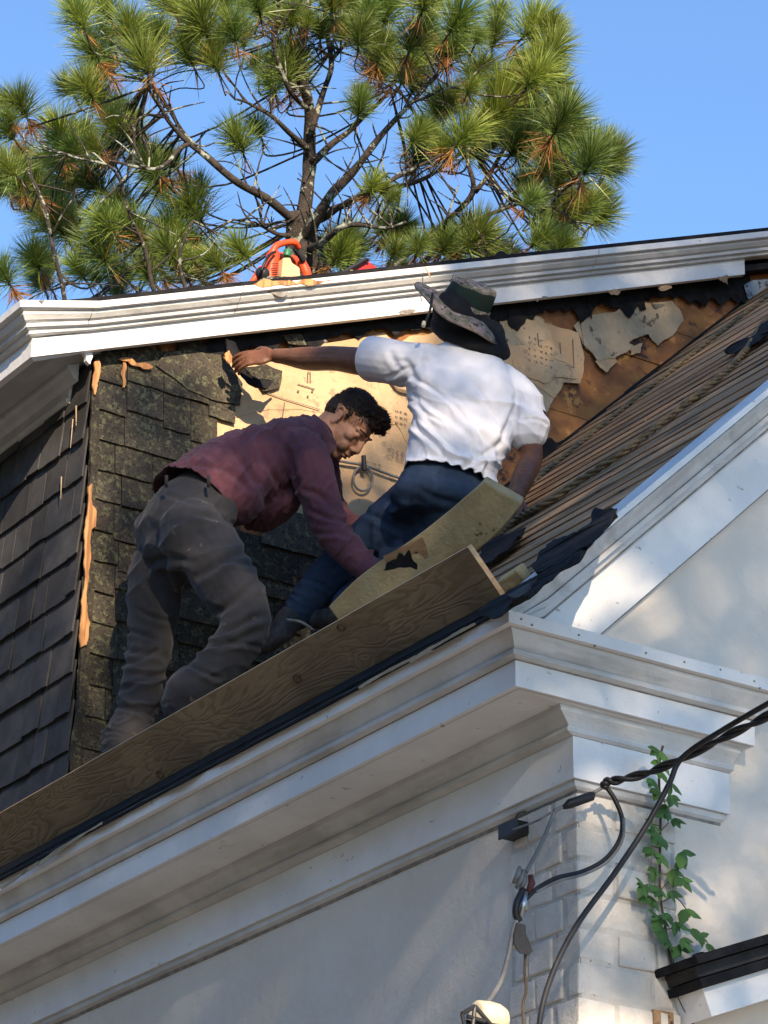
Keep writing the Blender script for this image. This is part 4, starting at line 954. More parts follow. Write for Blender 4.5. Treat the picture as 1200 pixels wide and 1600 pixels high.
for i in range(4):
    for k in range(NT): f.append((i*NT+k, i*NT+(k+1) % NT, ((i+1) % 4)*NT+(k+1) % NT, ((i+1) % 4)*NT+k))
bd = mesh('hat_band', v, f, M['camo'], pb, True); outward(bd.data)
MB().tube(spline([Jt(676, 458, 8.66), Jt(672, 484, 8.64), Jt(664, 507, 8.66)], 5), .005, 6).build('chin_cord', M['rubber'], pb, True)
MB().tube([Jt(663, 503, 8.66), Jt(661, 510, 8.66)], .008, 8).build('cord_stopper', M['lamp'], pb, True)

# shingle torn off in his hand
def hs(x, y): return on(x, y, 1, 9.70)
o = sheet('torn_shingle', [(352, 530), (366, 536), (376, 556), (384, 585), (420, 598), (432, 590), (414, 610), (385, 598), (366, 575), (354, 552)], hs, (0, -1, 0), .008, M['felt'], None, .08, 3, 5, .02)
tag(o, 'black torn shingle scrap held in the outstretched hand', 'shingle scrap')
o = sheet('wood_chip', [(350, 553), (357, 548), (362, 558), (361, 567), (355, 569), (351, 562)], lambda x, y: on(x, y, 1, 9.66), (0, -1, 0), .006, M['raw_wood'], None, .05, 2, 5)
tag(o, 'small pale wood chip pinched beside the black shingle scrap', 'wood chip')

# ================================================================== plank on edge, foam pad, small block, ropes
px0, th_ = 5.0, .019
def pk(y, h, t): return Vector((px0, y, roofz(px0)+.004))+NU*h+UP*t
v = []; ys = lin(7.02, 11.2, 24)
for y in ys:
    bow = .006*math.sin((y-7)*1.3)
    for h, t in ((.0, 0), (.186, bow), (.186, th_+bow), (0, th_)): v.append(pk(y, h, t))
f = [(k*4+i, k*4+4+i, k*4+4+(i+1) % 4, k*4+(i+1) % 4) for k in range(24) for i in range(4)]+[(0, 1, 2, 3), (99, 98, 97, 96)]
pl_ = mesh('plank', v, f, [M['ply'], M['ply_edge']]); outward(pl_.data)
for p in pl_.data.polygons:
    c = p.center
    if abs(p.normal.y) > .8 or p.normal.dot(NU) > .8: p.material_index = 1
tag(pl_, 'long plywood plank set on edge along the eave as a toe board', 'plank')
kb = MB()
for kx, ky in ((533, 980), (464, 1060), (250, 1210)):
    c = onp(kx, ky, UP, UP.dot(pk(9, 0, -.001)))
    n_ = 14
    ring = [c+YV*.017*math.cos(t)*1.0+NU*.013*math.sin(t)-UP*.0008 for t in np.linspace(0, 2*math.pi, n_+1)[:-1]]
    kn = MB(); kn.tube(ring+[ring[0]], .0022, 5, False).build('knot', M['stem'], pl_)
cl_ = MB()                                           # metal roof brackets that hold the plank
for y in (7.5, 9.0, 10.4):
    b_ = MB(); b_.box(pk(y, .08, th_+.006), (0, .02, 0), NU*.075, UP*.0025); b_.box(pk(y, -.004, .10), (0, .02, 0), NU*.002, UP*.12)
    tag(b_.build('roof_bracket', M['galv']), {7.5: 'steel roof bracket behind the plank, the one nearest the gable end', 9.0: 'steel roof bracket behind the middle of the plank', 10.4: 'steel roof bracket behind the plank beside the dormer front'}[y], 'bracket', 'steel brackets carrying the plank')
# foam pad lying above the plank
e1 = [((757, 752), 8.12), ((728, 775), 8.20), ((695, 803), 8.30), ((650, 838), 8.42), ((600, 872), 8.56), ((556, 905), 8.68), ((512, 948), 8.82)]
e2 = [((817, 786), 8.08), ((778, 832), 8.17), ((748, 858), 8.25), ((708, 888), 8.36), ((655, 928), 8.50), ((602, 960), 8.64), ((548, 992), 8.78)]
A1 = spline([Jt(*p, Y) for p, Y in e1], 5); A2 = spline([Jt(*p, Y) for p, Y in e2], 5)
g = MB(); n = len(A1); v = []; f = []
for i, (a, b_) in enumerate(zip(A1, A2)):
    t = A1[min(i+1, n-1)]-A1[max(i-1, 0)]; nn = (b_-a).cross(t).normalized()
    if nn.z < 0: nn = -nn
    w1 = noise.noise(a*9)*.004
    for q in (0, .33, .66, 1): v.append(a.lerp(b_, q)+nn*(w1-.006*math.sin(q*math.pi)))
    for q in (1, .66, .33, 0): v.append(a.lerp(b_, q)+nn*.045)
for i in range(n-1):
    for k in range(8): f.append((i*8+k, i*8+(k+1) % 8, i*8+8+(k+1) % 8, i*8+8+k))
f += [tuple(range(8))[::-1], tuple((n-1)*8+k for k in range(8))]
fo = mesh('foam_pad', v, f, M['foam']); outward(fo.data); bevel(fo, .006, 2)
tag(fo, 'long curved dirty yellow foam pad lying on the roof behind the plank', 'foam pad')
def onfoam(x, y): return onp(x, y, ((A2[8]-A1[8]).cross(A1[12]-A1[4])).normalized(), ((A2[8]-A1[8]).cross(A1[12]-A1[4])).normalized().dot(A1[12]+(A2[12]-A1[12])*.3))
nf = ((A2[8]-A1[8]).cross(A1[12]-A1[4])).normalized(); nf = nf if nf.dot(W_) < 0 else -nf
sheet('tar_patch', [(612, 905), (598, 895), (606, 880), (622, 872), (626, 862), (634, 868), (642, 858), (655, 880), (640, 915), (618, 925)], onfoam, nf, .014, M['felt'], fo, .12, 3, 8)
sheet('brown_patch', [(600, 868), (640, 850), (662, 838), (672, 868), (662, 880), (652, 872), (640, 858), (625, 866), (606, 880)], onfoam, nf, .011, M['board'], fo, .06, 3, 9)
a = onroof(790, 921, .02); b_ = onroof(826, 900, .02)
g = MB(); d = (b_-a); g.box((a+b_)/2+NU*.012, d/2, d.cross(NU).normalized()*.022, NU*.024)
o = g.build('foam_block', M['foam'])
for v_ in o.data.vertices: v_.co += Vector([random.uniform(-.005, .005) for _ in range(3)])
bevel(o, .008, 3); tag(o, 'short yellow foam offcut poking out past the plank end', 'foam block')
def rope(name, pts, r_, label):
    P = spline(pts, 40); L = [0]
    for a, b_ in zip(P[:-1], P[1:]): L.append(L[-1]+(b_-a).length)
    ro = MB()
    for k in range(3):
        q = []; 
        for i, p in enumerate(P):
            t = (P[min(i+1, len(P)-1)]-P[max(i-1, 0)]).normalized(); a = t.cross(Vector((0, .3, 1))).normalized(); b_ = t.cross(a)
            th = L[i]/(r_*5.2)*2*math.pi/2+k*2*math.pi/3; q.append(p+(a*math.cos(th)+b_*math.sin(th))*r_*.52)
        ro.tube(q, r_*.56, 6)
    return tag(ro.build(name, M['rope'], None, True), label, 'rope', 'ropes trailing down the roof')
rope('rope', [onroof(*q, .022) for q in ((1240, 430), (1200, 462), (1140, 508), (1060, 570), (980, 633), (900, 697), (850, 738), (815, 768))], .0112, 'thick twisted rope running along the foot of the dormer cheek')
rope('rope', [onroof(*q, .03) for q in ((1230, 470), (1190, 510), (1165, 548), (1120, 592), (1060, 640), (980, 702), (900, 755), (850, 788), (800, 815), (765, 850))], .0128, 'thick twisted rope crossing the middle of the bare roof boards')
sheet('rope_end_felt', [(1186, 512), (1205, 500), (1206, 520), (1192, 526)], onr(.03), NU, .01, M['felt'], house, .1, 3, 6)

# ================================================================== cables, box, lamp
def W2(x, y, out): return on(x, y, 1, WY-out)
def cab(par, name, pts, r_, mt, n=10): return MB().tube(spline(pts, n), r_, 10).build(name, M[mt], par, True)
ca = empty('service_cable', W2(925, 1248, .1))
tag(ca, 'twisted black service cable with splices sweeping in from the right to the brick corner', 'cable')
main = spline([W2(*q) for q in ((1260, 1080, .75), (1200, 1118, .60), (1140, 1148, .48), (1065, 1185, .33), (1010, 1208, .2), (965, 1219, .13), (948, 1222, .11), (943, 1230, .10))], 14)
tw = MB()
for k in range(2):
    q = []
    for i, p in enumerate(main):
        t = (main[min(i+1, len(main)-1)]-main[max(i-1, 0)]).normalized(); a = t.cross(Vector((0, 0, 1))).normalized(); b_ = t.cross(a); th = i*.28+k*math.pi
        q.append(p+(a*math.cos(th)+b_*math.sin(th))*.0068)
    tw.tube(q, .0072, 8)
tw.build('cable_run', M['rubber'], ca, True)
cab(ca, 'cable_loop', [W2(*q) for q in ((946, 1228, .10), (960, 1248, .11), (972, 1280, .12), (968, 1312, .12), (945, 1343, .11), (910, 1362, .10), (870, 1372, .09), (840, 1388, .08), (822, 1404, .075))], .0068, 'rubber')
cab(ca, 'loop_strand', [W2(*q) for q in ((975, 1278, .132), (972, 1314, .132), (948, 1347, .122), (912, 1366, .11), (872, 1377, .10), (838, 1394, .085))], .0042, 'cable_grey')
cab(ca, 'cable_tail', [W2(*q) for q in ((950, 1226, .10), (925, 1240, .08))], .005, 'cable_grey', 4)
s1 = MB(); s1.tube([W2(928, 1240, .085), W2(924, 1244, .085), W2(890, 1256, .075), (W2(880, 1262, .07))], [.006, .014, .014, .006], 10).build('splice_sleeve', M['rubber'], ca, True)
xs_ = [(884, 1258, .07), (868, 1268, .06), (858, 1290, .06), (845, 1320, .06), (832, 1345, .06), (822, 1362, .06)]
cab(ca, 'splice_cable', [W2(*q) for q in xs_], .0058, 'cable_grey')
for q in ((818, 1360, 806, 1388), (812, 1355, 802, 1380), (822, 1366, 812, 1392)):
    MB().tube([W2(q[0], q[1], .065), W2((q[0]+q[2])/2+2, (q[1]+q[3])/2, .07), W2(q[2], q[3], .06)], [.006, .008, .005], 8).build('crimp_connector', M['cable_grey'], ca, True)
MB().tube([W2(829, 1368, .075), W2(831, 1380, .08), W2(824, 1396, .075)], [.007, .010, .007], 10).build('red_connector', mat('dull_red', (.09, .028, .025), None, 20, .6), ca, True)
MB().tube(spline([W2(*q) for q in ((818, 1390, .07), (808, 1410, .07), (806, 1428, .065), (812, 1440, .065))], 5), .010, 8).build('taped_bundle', M['rubber'], ca, True)
MB().tube([W2(822, 1394, .082), W2(818, 1414, .085), W2(813, 1432, .075)], [.006, .008, .005], 9).build('metal_clamp', M['metal'], ca, True)
cab(ca, 'cable_down', [W2(*q) for q in ((810, 1436, .065), (803, 1450, .06), (795, 1490, .055), (784, 1530, .06), (765, 1562, .075), (748, 1580, .085))], .0075, 'cable_grey')
sheet('tape_flag', [(806, 1442), (820, 1446), (822, 1462), (831, 1486), (826, 1493), (812, 1490), (802, 1474)], lambda a, b: W2(a, b, .07), (0, -1, 0), .004, mat('dark_tape', (.06, .055, .05), None, 30, .7), ca, .06, 3, 3)
cab(ca, 'thin_wire', [W2(*q) for q in ((821, 1488, .06), (820, 1520, .05), (822, 1548, .05), (817, 1575, .05), (820, 1640, .05))], .004, 'stem')
o = MB().tube(spline([W2(*q) for q in ((1260, 1065, .80), (1130, 1140, .5), (1066, 1184, .36), (1045, 1226, .33), (1010, 1290, .30), (960, 1365, .28), (905, 1440, .27), (870, 1505, .27), (848, 1570, .28), (838, 1640, .3))], 14), .0080, 12).build('black_cable', M['rubber'], None, True)
tag(o, 'single thick black cable hanging down across the painted brick corner', 'cable')
# junction box on the side wall
bx = empty('junction_box', on(804, 1298, 0, WX)); tag(bx, 'small black junction box on the wall under the frieze', 'junction box')
c = on(806, 1298, 0, WX-.035); b1 = MB().box(c, (.026, 0, 0), (0, .042, 0), (0, 0, .019)).build('box_body', M['rubber'], bx); bevel(b1, .004)
b2 = MB().box(c+Vector((-.028, 0, 0)), (.003, 0, 0), (0, .045, 0), (0, 0, .022)).build('box_lid', M['dark_plastic'], bx); bevel(b2, .002)
MB().tube(spline([c+Vector((-.03, -.03, -.01)), W2(838, 1283, .03), W2(860, 1270, .05)], 5), .0035, 6).build('lead', M['cable_grey'], bx, True)
MB().tube(spline([on(806, 1276, 0, WX-.01), on(812, 1270, 0, WX-.02), on(822, 1268, 0, WX-.01)], 5), .002, 5).build('loose_wire', M['stem'], bx, True)
# flood lamp
fl = empty('wall_lamp', on(770, 1590, 1, WY-.02)); tag(fl, 'cream round wall lamp with black bracket at the bottom edge', 'lamp')
a = on(748, 1578, 1, WY-.10); d = (R_*.90-U_*.30+W_*.55).normalized(); s_ = d.cross(Vector((0, 0, 1))).normalized(); t_ = s_.cross(d)
pr = [(-.035, .030), (-.033, .040), (0, .044), (.03, .043), (.05, .036), (.062, .022), (.066, .002)]
MB().tube([a+d*q-U_*.02+R_*.02 for q, _ in pr], [r_ for _, r_ in pr], 20).build('lamp_housing', M['lamp'], fl, True)
g = MB(); 
for q0, q1 in (((722, 1584), (742, 1572)), ((722, 1584), (728, 1612)), ((742, 1572), (766, 1600)), ((730, 1588), (758, 1596)), ((742, 1572), (738, 1612))):
    g.tube([on(*q0, 1, WY-.17), on(*q1, 1, WY-.17)], .006, 8)
g.build('bracket', M['dark_plastic'], fl)
MB().box(on(745, 1612, 1, WY-.10), (.05, 0, 0), (0, .06, 0), (0, 0, .012)).build('mounting_plate', M['dark_plastic'], fl)
MB().tube(spline([on(730, 1600, 1, WY-.15), on(770, 1605, 1, WY-.06), on(770, 1605, 1, WY+.01)], 4), .012, 8).build('wall_arm', M['dark_plastic'], fl)

# ================================================================== vine
vi = empty('climbing_vine', W2(1085, 1600, .02)); tag(vi, 'thin green creeper climbing the painted wall below the frieze', 'vine')
rv = random.Random(17)
MB().tube(spline([W2(*q) for q in ((1092, 1640, .03), (1080, 1590, .03), (1062, 1545, .03), (1048, 1500, .03), (1040, 1452, .035), (1032, 1400, .03), (1031, 1340, .03), (1032, 1280, .03), (1030, 1225, .05), (1030, 1190, .08), (1036, 1165, .10))], 6), .0036, 6).build('stem', M['stem'], vi, True)
g = MB()
for q in (((1040, 1452, .03), (1052, 1500, .03), (1060, 1560, .04), (1095, 1620, .03)), ((1032, 1390, .03), (1050, 1372, .04), (1066, 1350, .05)), ((1032, 1410, .03), (1055, 1402, .05), (1072, 1420, .05)), ((1040, 1452, .03), (1065, 1450, .05), (1090, 1455, .05)), ((1031, 1300, .03), (1045, 1285, .05)), ((1031, 1385, .03), (1010, 1382, .05)), ((1034, 1430, .03), (1018, 1432, .05)), ((1031, 1325, .03), (1018, 1322, .05)), ((1031, 1290, .03), (1018, 1288, .05))):
    g.tube(spline([W2(*p) for p in q], 4), .0016, 5)
tag(g.build('tendrils', M['stem'], vi, True), kind='stuff')
def leaflet(ln, wd):
    v = [(0, 0, 0)]; N_ = 6
    for i in range(1, N_): 
        t = i/N_; w_ = wd*math.sin(math.pi*t**.8)*(1+.12*(i % 2)); v += [(t*ln, -w_, -.25*w_-.15*ln*t*t), (t*ln, 0, -.15*ln*t*t), (t*ln, w_, -.25*w_-.15*ln*t*t)]
    v.append((ln, 0, -.17*ln)); f = [(0, 1, 2), (0, 2, 3)]
    for i in range(N_-2):
        b = 1+i*3; f += [(b, b+3, b+4, b+1), (b+1, b+4, b+5, b+2)]
    b = 1+(N_-2)*3; f += [(b, len(v)-1, b+1), (b+1, len(v)-1, b+2)]
    me = bpy.data.meshes.new('leaf'); me.from_pydata(v, [], f); me.materials.append(M['vine']); return me
LM = [leaflet(.046, .012), leaflet(.056, .015), leaflet(.038, .011)]
for cx, cy, nl in ((1020, 1217, 3), (1048, 1222, 2), (1050, 1242, 3), (1040, 1256, 2), (1054, 1278, 3), (1022, 1290, 4), (1018, 1324, 3), (1033, 1334, 3), (1066, 1330, 3), (1060, 1345, 2), (1066, 1372, 4), (1006, 1382, 5), (1031, 1388, 4), (1072, 1420, 3), (1027, 1430, 4), (1043, 1426, 2), (1094, 1462, 4), (1067, 1465, 3), (1044, 1466, 3), (1082, 1450, 2), (1030, 1172, 4), (1036, 1192, 3), (1034, 1206, 3), (1030, 1234, 3), (1044, 1266, 3), (1026, 1300, 3), (1040, 1312, 2), (1024, 1356, 3), (1050, 1358, 3), (1020, 1402, 3), (1048, 1392, 3), (1056, 1440, 3), (1034, 1446, 3), (1104, 1474, 2), (1058, 1478, 3)):
    a0 = rv.uniform(0, 6.28); out = .05+rv.uniform(-.01, .02)+(.05 if cy < 1225 else 0); c = W2(cx, cy, out)
    for k in range(nl):
        th = -math.pi/2+(k-(nl-1)/2)*.85+rv.uniform(-.25, .25)+(.5 if cx > 1045 else -.4)
        d = Vector((math.cos(th), rv.uniform(-.45, -.1), math.sin(th))).normalized(); n_ = Vector((rv.uniform(-.4, .4), -1, .5)); n_ = (n_-d*n_.dot(d)).normalized(); s_ = n_.cross(d)
        o = bpy.data.objects.new('leaf', rv.choice(LM)); col.objects.link(o); o.parent = vi
        mt = Matrix((d, s_, n_)).transposed().to_4x4(); mt.translation = c-vi.location; o.matrix_local = mt@Matrix.Scale(rv.uniform(.7, 1.1), 4)

# ================================================================== tools lying on the dormer roof
def D(x, y, Y=9.86): return on(x, y, 1, Y)
cs = empty('chainsaw', D(440, 436)); tag(cs, 'orange chainsaw with cream fuel tank and green cap on the dormer roof edge', 'chainsaw')
PXM = 1/412.
g = MB(); limb(g, [D(428, 398), D(424, 415), D(420, 440)], [.026, .030, .030], 14); limb(g, [D(472, 412, 9.9), D(478, 425, 9.9), D(481, 438, 9.9)], [.020, .022, .018], 12); limb(g, [D(425, 402, 9.92), D(460, 410, 9.95), D(478, 424, 9.95)], [.028, .028, .022], 12)
limb(g, [D(392, 442), D(402, 430), D(408, 420)], [.010, .016, .014], 10)
blob('saw_body', g, .004, 2, M['orange'], cs)
g = MB(); limb(g, [D(424, 398, 9.85), D(432, 384, 9.84), D(448, 379, 9.84), D(460, 379, 9.84), D(466, 386, 9.85)], [.017, .014, .013, .015, .012], 12); blob('rear_handle', g, .004, 2, M['orange'], cs)
g = MB(); P4 = [D(443, 402, 9.80), D(454, 402, 9.80), D(457, 410, 9.80), D(469, 418, 9.80), D(470, 434, 9.80), D(440, 434, 9.80)]
n = 6; o = mesh('fuel_tank', P4+[p+Vector((0, .07, 0)) for p in P4], [tuple(range(n)), tuple(range(2*n-1, n-1, -1))]+[(i, i+n, (i+1) % n+n, (i+1) % n) for i in range(n)], M['cream'], cs); outward(o.data); bevel(o, .006, 3)
MB().tube([D(448, 401, 9.83), D(449, 396, 9.83), D(449, 391, 9.83)], [.016, .017, .015], 14).build('fuel_cap', M['green'], cs)
g = MB(); ellipsoid(g, D(410, 428, 9.84), R_*.030, W_*.03, U_*.030, 16); g.build('side_cover', M['dark_plastic'], cs, True)
for k in range(7): MB().tube([D(425+k*.6, 412+k*3.3, 9.81), D(435, 412+k*3.3, 9.81)], .0022, 5).build('cooling_fin', M['dark_plastic'], cs)
MB().tube(spline([D(408, 424, 9.80), D(415, 408, 9.79), D(424, 396, 9.8), D(430, 394, 9.82)], 5), .006, 7).build('front_handle', M['rubber'], cs, True)
MB().tube(spline([D(460, 388, 9.86), D(468, 398, 9.87), D(474, 408, 9.88)], 5), .012, 7).build('trigger_guard', M['dark_plastic'], cs, True)
g = MB(); ellipsoid(g, D(440, 441, 9.80), R_*.10, W_*.04, U_*.022, 20)
o = blob('debris_heap', g, .004, 1, M['bark'], None, lambda co, no, px, py: .006*noisev(co, 90, 1)); tag(o, 'low brown heap of chips and debris in front of the orange chainsaw', 'debris')
g = MB(); P4 = [D(526, 433, 9.9), D(573, 406, 9.9), D(590, 418, 9.9), D(594, 432, 9.9)]; n = 4
tb = empty('toolbox', D(560, 432, 9.9)); tag(tb, 'red tool case with black rim on the dormer roof right of the chainsaw', 'toolbox')
o = mesh('case_shell', P4+[p+Vector((.02, .16, .01)) for p in P4], [tuple(range(n)), tuple(range(2*n-1, n-1, -1))]+[(i, i+n, (i+1) % n+n, (i+1) % n) for i in range(n)], mat('red_case', (.48, .035, .025), None, 20, .45), tb); outward(o.data); bevel(o, .004)
MB().tube([D(524, 433, 9.885), D(572, 405, 9.885), D(576, 407, 9.885)], [.009, .009, .007], 6).build('case_rim', M['dark_plastic'], tb)
g = MB(); ellipsoid(g, D(586, 428, 9.84), R_*.026, W_*.02, U_*.022, 12); blob('latch_cover', g, .005, 1, M['rubber'], tb)
MB().box(D(548, 425, 9.885), R_*.01, W_*.004, U_*.008).build('case_sticker', M['cream'], tb)
P4 = [D(770, 406, 9.9), D(778, 393, 9.9), D(785, 391, 9.9), D(803, 404, 9.9)]
o = mesh('roof_vent', P4+[p+Vector((.02, .12, 0)) for p in P4], [tuple(range(n)), tuple(range(2*n-1, n-1, -1))]+[(i, i+n, (i+1) % n+n, (i+1) % n) for i in range(n)], M['felt']); outward(o.data); bevel(o, .004)
tag(o, 'small black peaked roof vent showing above the white cornice behind the hat', 'roof vent')
o = MB().tube(spline([D(664, 418, 9.6), D(668, 424, 9.59), D(672, 432, 9.58)], 3), .003, 5).build('loose_twig', M['raw_wood']); tag(o, 'thin loose splinter hanging over the top of the cornice left of the hat', 'splinter')

# ================================================================== pine
DP = 23.0
pi_ = empty('pine_tree', at(472, 1500, DP)*1.0); pi_.location = Vector((at(472, 380, DP).x, at(472, 380, DP).y, 0))
tag(pi_, 'tall long-needled pine with lichened limbs rising behind the roof', 'pine tree')
rp_ = random.Random(9)
gx, gy = pi_.location.x, pi_.location.y
T0 = at(472, 380, DP); base = Vector((gx, gy, 0))
NET = []
def br(name, pts, r0, r1, n=6):
    P = spline([at(x, y, DP+d) for x, y, d in pts], n)
    P = [p+Vector((noise.noise(p*2.2), noise.noise(p*2.2+Vector((5, 5, 5))), noise.noise(p*2.2+Vector((9, 1, 5)))))*.085 for p in P]
    rr = [(r0+(r1-r0)*i/(len(P)-1))*.68 for i in range(len(P))]; rr = [q*(1+.22*noise.noise(P[i]*6)) for i, q in enumerate(rr)]
    MB().tube(P, rr, 9).build(name, M['bark'], pi_, True); NET.extend([(p, r_) for p, r_ in zip(P, rr)]); return P
tpts = [base, base+Vector((0, 0, 5)), at(476, 520, DP)]+[at(x, y, DP) for x, y in ((473, 420), (470, 372), (466, 330))]
P = spline(tpts, 8); MB().tube(P, [.20+(.088-.20)*i/(len(P)-1) for i in range(len(P))], 14).build('trunk', M['bark'], pi_, True); NET += [(p, .1) for p in P[-14:]]
BR = [([(466, 335, 0), (474, 290, 0), (486, 240, .1), (480, 180, .1), (470, 110, 0), (474, 40, 0), (470, -60, 0), (465, -160, 0)], .080, .030),
      ([(468, 390, 0), (492, 350, -.1), (520, 310, -.2), (552, 275, -.2), (590, 232, -.3), (640, 170, -.3), (690, 110, -.2)], .075, .014),
      ([(462, 340, 0), (430, 318, -.2), (390, 292, -.3), (345, 262, -.5), (300, 228, -.6), (262, 192, -.7), (235, 150, -.7)], .052, .014),
      ([(350, 265, -.5), (300, 220, -.4), (255, 170, -.4), (225, 130, -.4)], .030, .012), ([(262, 192, -.6), (230, 150, -.8), (215, 110, -.9)], .022, .01),
      ([(468, 372, 0), (430, 368, -.2), (400, 352, -.3), (365, 338, -.4)], .030, .010), ([(405, 355, -.3), (400, 330, -.3), (402, 315, -.3)], .014, .007),
      ([(486, 250, 0), (520, 225, .2), (555, 200, .3), (600, 150, .4), (640, 90, .5)], .040, .012), ([(482, 200, 0), (500, 150, .2), (520, 100, .3), (512, 30, .3), (520, -40, .3)], .036, .016),
      ([(478, 170, 0), (440, 120, -.3), (425, 60, -.4), (430, 0, -.4)], .028, .010), ([(480, 230, 0), (440, 190, -.2), (400, 170, -.2), (360, 160, -.4)], .034, .010),
      ([(474, 400, 0), (520, 375, -.5), (560, 360, -.6), (610, 352, -.7), (640, 342, -.8)], .038, .014), ([(478, 350, 0), (520, 330, .3), (580, 305, .4), (640, 285, .4), (690, 262, .4), (740, 235, .4)], .040, .014),
      ([(500, 345, 0), (545, 322, -.3), (600, 300, -.4), (650, 268, -.4), (690, 240, -.4)], .034, .012), ([(600, 440, -.2), (650, 410, -.3), (690, 372, -.3), (740, 345, -.3), (790, 318, -.3), (850, 300, -.4), (890, 285, -.4)], .034, .014),
      ([(560, 470, .3), (640, 400, .2), (700, 340, .2), (732, 300, .2), (730, 250, .2), (745, 215, .2)], .046, .016), ([(735, 300, .2), (770, 250, .2), (800, 190, .2), (820, 120, .2), (825, 60, .2)], .026, .010),
      ([(740, 345, -.3), (760, 400, -.4), (775, 430, -.4)], .014, .010), ([(790, 318, -.3), (830, 350, -.3), (860, 380, -.3)], .016, .008), ([(690, 372, -.3), (700, 340, -.5), (710, 310, -.5), (715, 290, -.5)], .016, .008),
      ([(300, 228, -.6), (250, 262, -.9), (215, 262, -1), (165, 250, -1.1)], .024, .012), ([(262, 192, -.7), (215, 200, -.8), (205, 250, -.8), (160, 310, -1)], .016, .010),
      ([(250, 460, -.8), (225, 400, -.8), (200, 330, -.8), (165, 260, -.9), (100, 240, -1)], .026, .010), ([(300, 470, -.9), (288, 400, -.9), (300, 350, -.9)], .022, .012), ([(110, 500, -1.2), (95, 400, -1.2), (60, 320, -1.2), (30, 270, -1.2)], .024, .010),
      ([(520, 100, .3), (560, 60, .3), (600, 20, .3), (640, -30, .3)], .022, .012), ([(640, 170, -.3), (700, 150, -.3), (760, 150, -.2), (820, 130, -.1)], .018, .008), ([(560, 205, .3), (575, 260, .3), (600, 300, .2)], .012, .006),
      ([(890, 285, -.4), (910, 260, -.4), (935, 250, -.4)], .014, .008), ([(850, 300, -.4), (870, 330, -.4), (900, 350, -.3)], .012, .007)]
for pts, a, b_ in BR: br('branch', pts, a, b_)
def tuft(seed, nn=360, old=60):
    rg = random.Random(seed); v = []; f = []; mi = []
    def needle(o_, d, ln, w_, dr, mt):
        s1 = d.cross(Vector((rg.uniform(-1, 1), rg.uniform(-1, 1), rg.uniform(-1, 1)))).normalized()*w_
        p1 = o_+d*ln*.5; p2 = o_+d*ln+Vector((0, 0, -dr*ln)); p1 = p1+Vector((0, 0, -dr*ln*.22)); b = len(v)
        v.extend([o_-s1, o_+s1, p1+s1, p1-s1, p2]); f.extend([(b, b+1, b+2, b+3), (b+3, b+2, b+4)]); mi.extend([mt, mt])
    for i in range(nn):
        z = rg.uniform(-.02, .10); th = rg.uniform(0, 6.283); el = math.radians(rg.triangular(8, 118, 55)); el = el*(1-.5*max(z, 0)/.10)
        needle(Vector((0, 0, z)), Vector((math.sin(el)*math.cos(th), math.sin(el)*math.sin(th), math.cos(el))), rg.uniform(.19, .27), .0021, rg.uniform(0, .12), 0)
    for i in range(old):
        th = rg.uniform(0, 6.283); el = math.radians(rg.uniform(100, 160))
        needle(Vector((0, 0, rg.uniform(-.10, -.02))), Vector((math.sin(el)*math.cos(th), math.sin(el)*math.sin(th), math.cos(el))), rg.uniform(.10, .20), .0022, .1, 1)
    me = bpy.data.meshes.new('needle_cluster'); me.from_pydata([tuple(q) for q in v], [], f); me.materials.append(M['needle']); me.materials.append(M['needle_old'])
    me.polygons.foreach_set('material_index', mi); return me
TF = [tuft(i, 420, k) for i, k in enumerate((10, 30, 50, 20, 90, 6, 36))]
CL = [(40, 180, 50), (100, 232, 60), (22, 272, 46), (98, 365, 64), (160, 300, 60), (165, 408, 56), (225, 382, 58), (246, 272, 46), (312, 342, 62), (385, 402, 44), (378, 235, 52), (322, 52, 64), (232, 112, 58),
      (152, 92, 52), (130, 42, 50), (172, 28, 48), (142, 150, 48), (190, 205, 44), (272, 18, 58), (368, 62, 48), (448, 125, 56), (405, 18, 50), (520, 18, 46), (600, 36, 56), (560, 70, 46), (628, 128, 52), (704, 48, 60),
      (692, 98, 50), (660, 15, 50), (762, 195, 76), (715, 225, 56), (800, 240, 58), (820, 55, 60), (850, 95, 54), (826, 132, 54), (868, 205, 62), (905, 238, 62), (938, 270, 60), (895, 290, 48), (645, 222, 42), (578, 300, 34), (606, 318, 30),
      (592, 92, 48), (640, 78, 50), (522, 408, 44), (612, 402, 36), (728, 384, 62), (832, 384, 48), (905, 345, 52), (935, 330, 44), (822, 322, 34), (14, 442, 44), (130, 432, 42), (60, 420, 48), (200, 440, 44), (290, 430, 40), (560, 180, 40),
      (500, 60, 38), (545, 30, 46), (740, 120, 44), (770, 70, 44), (680, 180, 42), (340, 110, 46), (205, 60, 50), (255, 70, 50), (300, 100, 50), (350, 20, 50), (455, 40, 40), (860, 150, 44), (780, 150, 46), (850, 260, 46), (690, 395, 40), (650, 396, 34), (870, 395, 40), (60, 300, 44), (130, 250, 46), (200, 330, 44), (270, 400, 46), (240, 440, 40), (345, 420, 42), (20, 215, 40), (175, 360, 46)]
ctr = (470, 330); tws = MB()
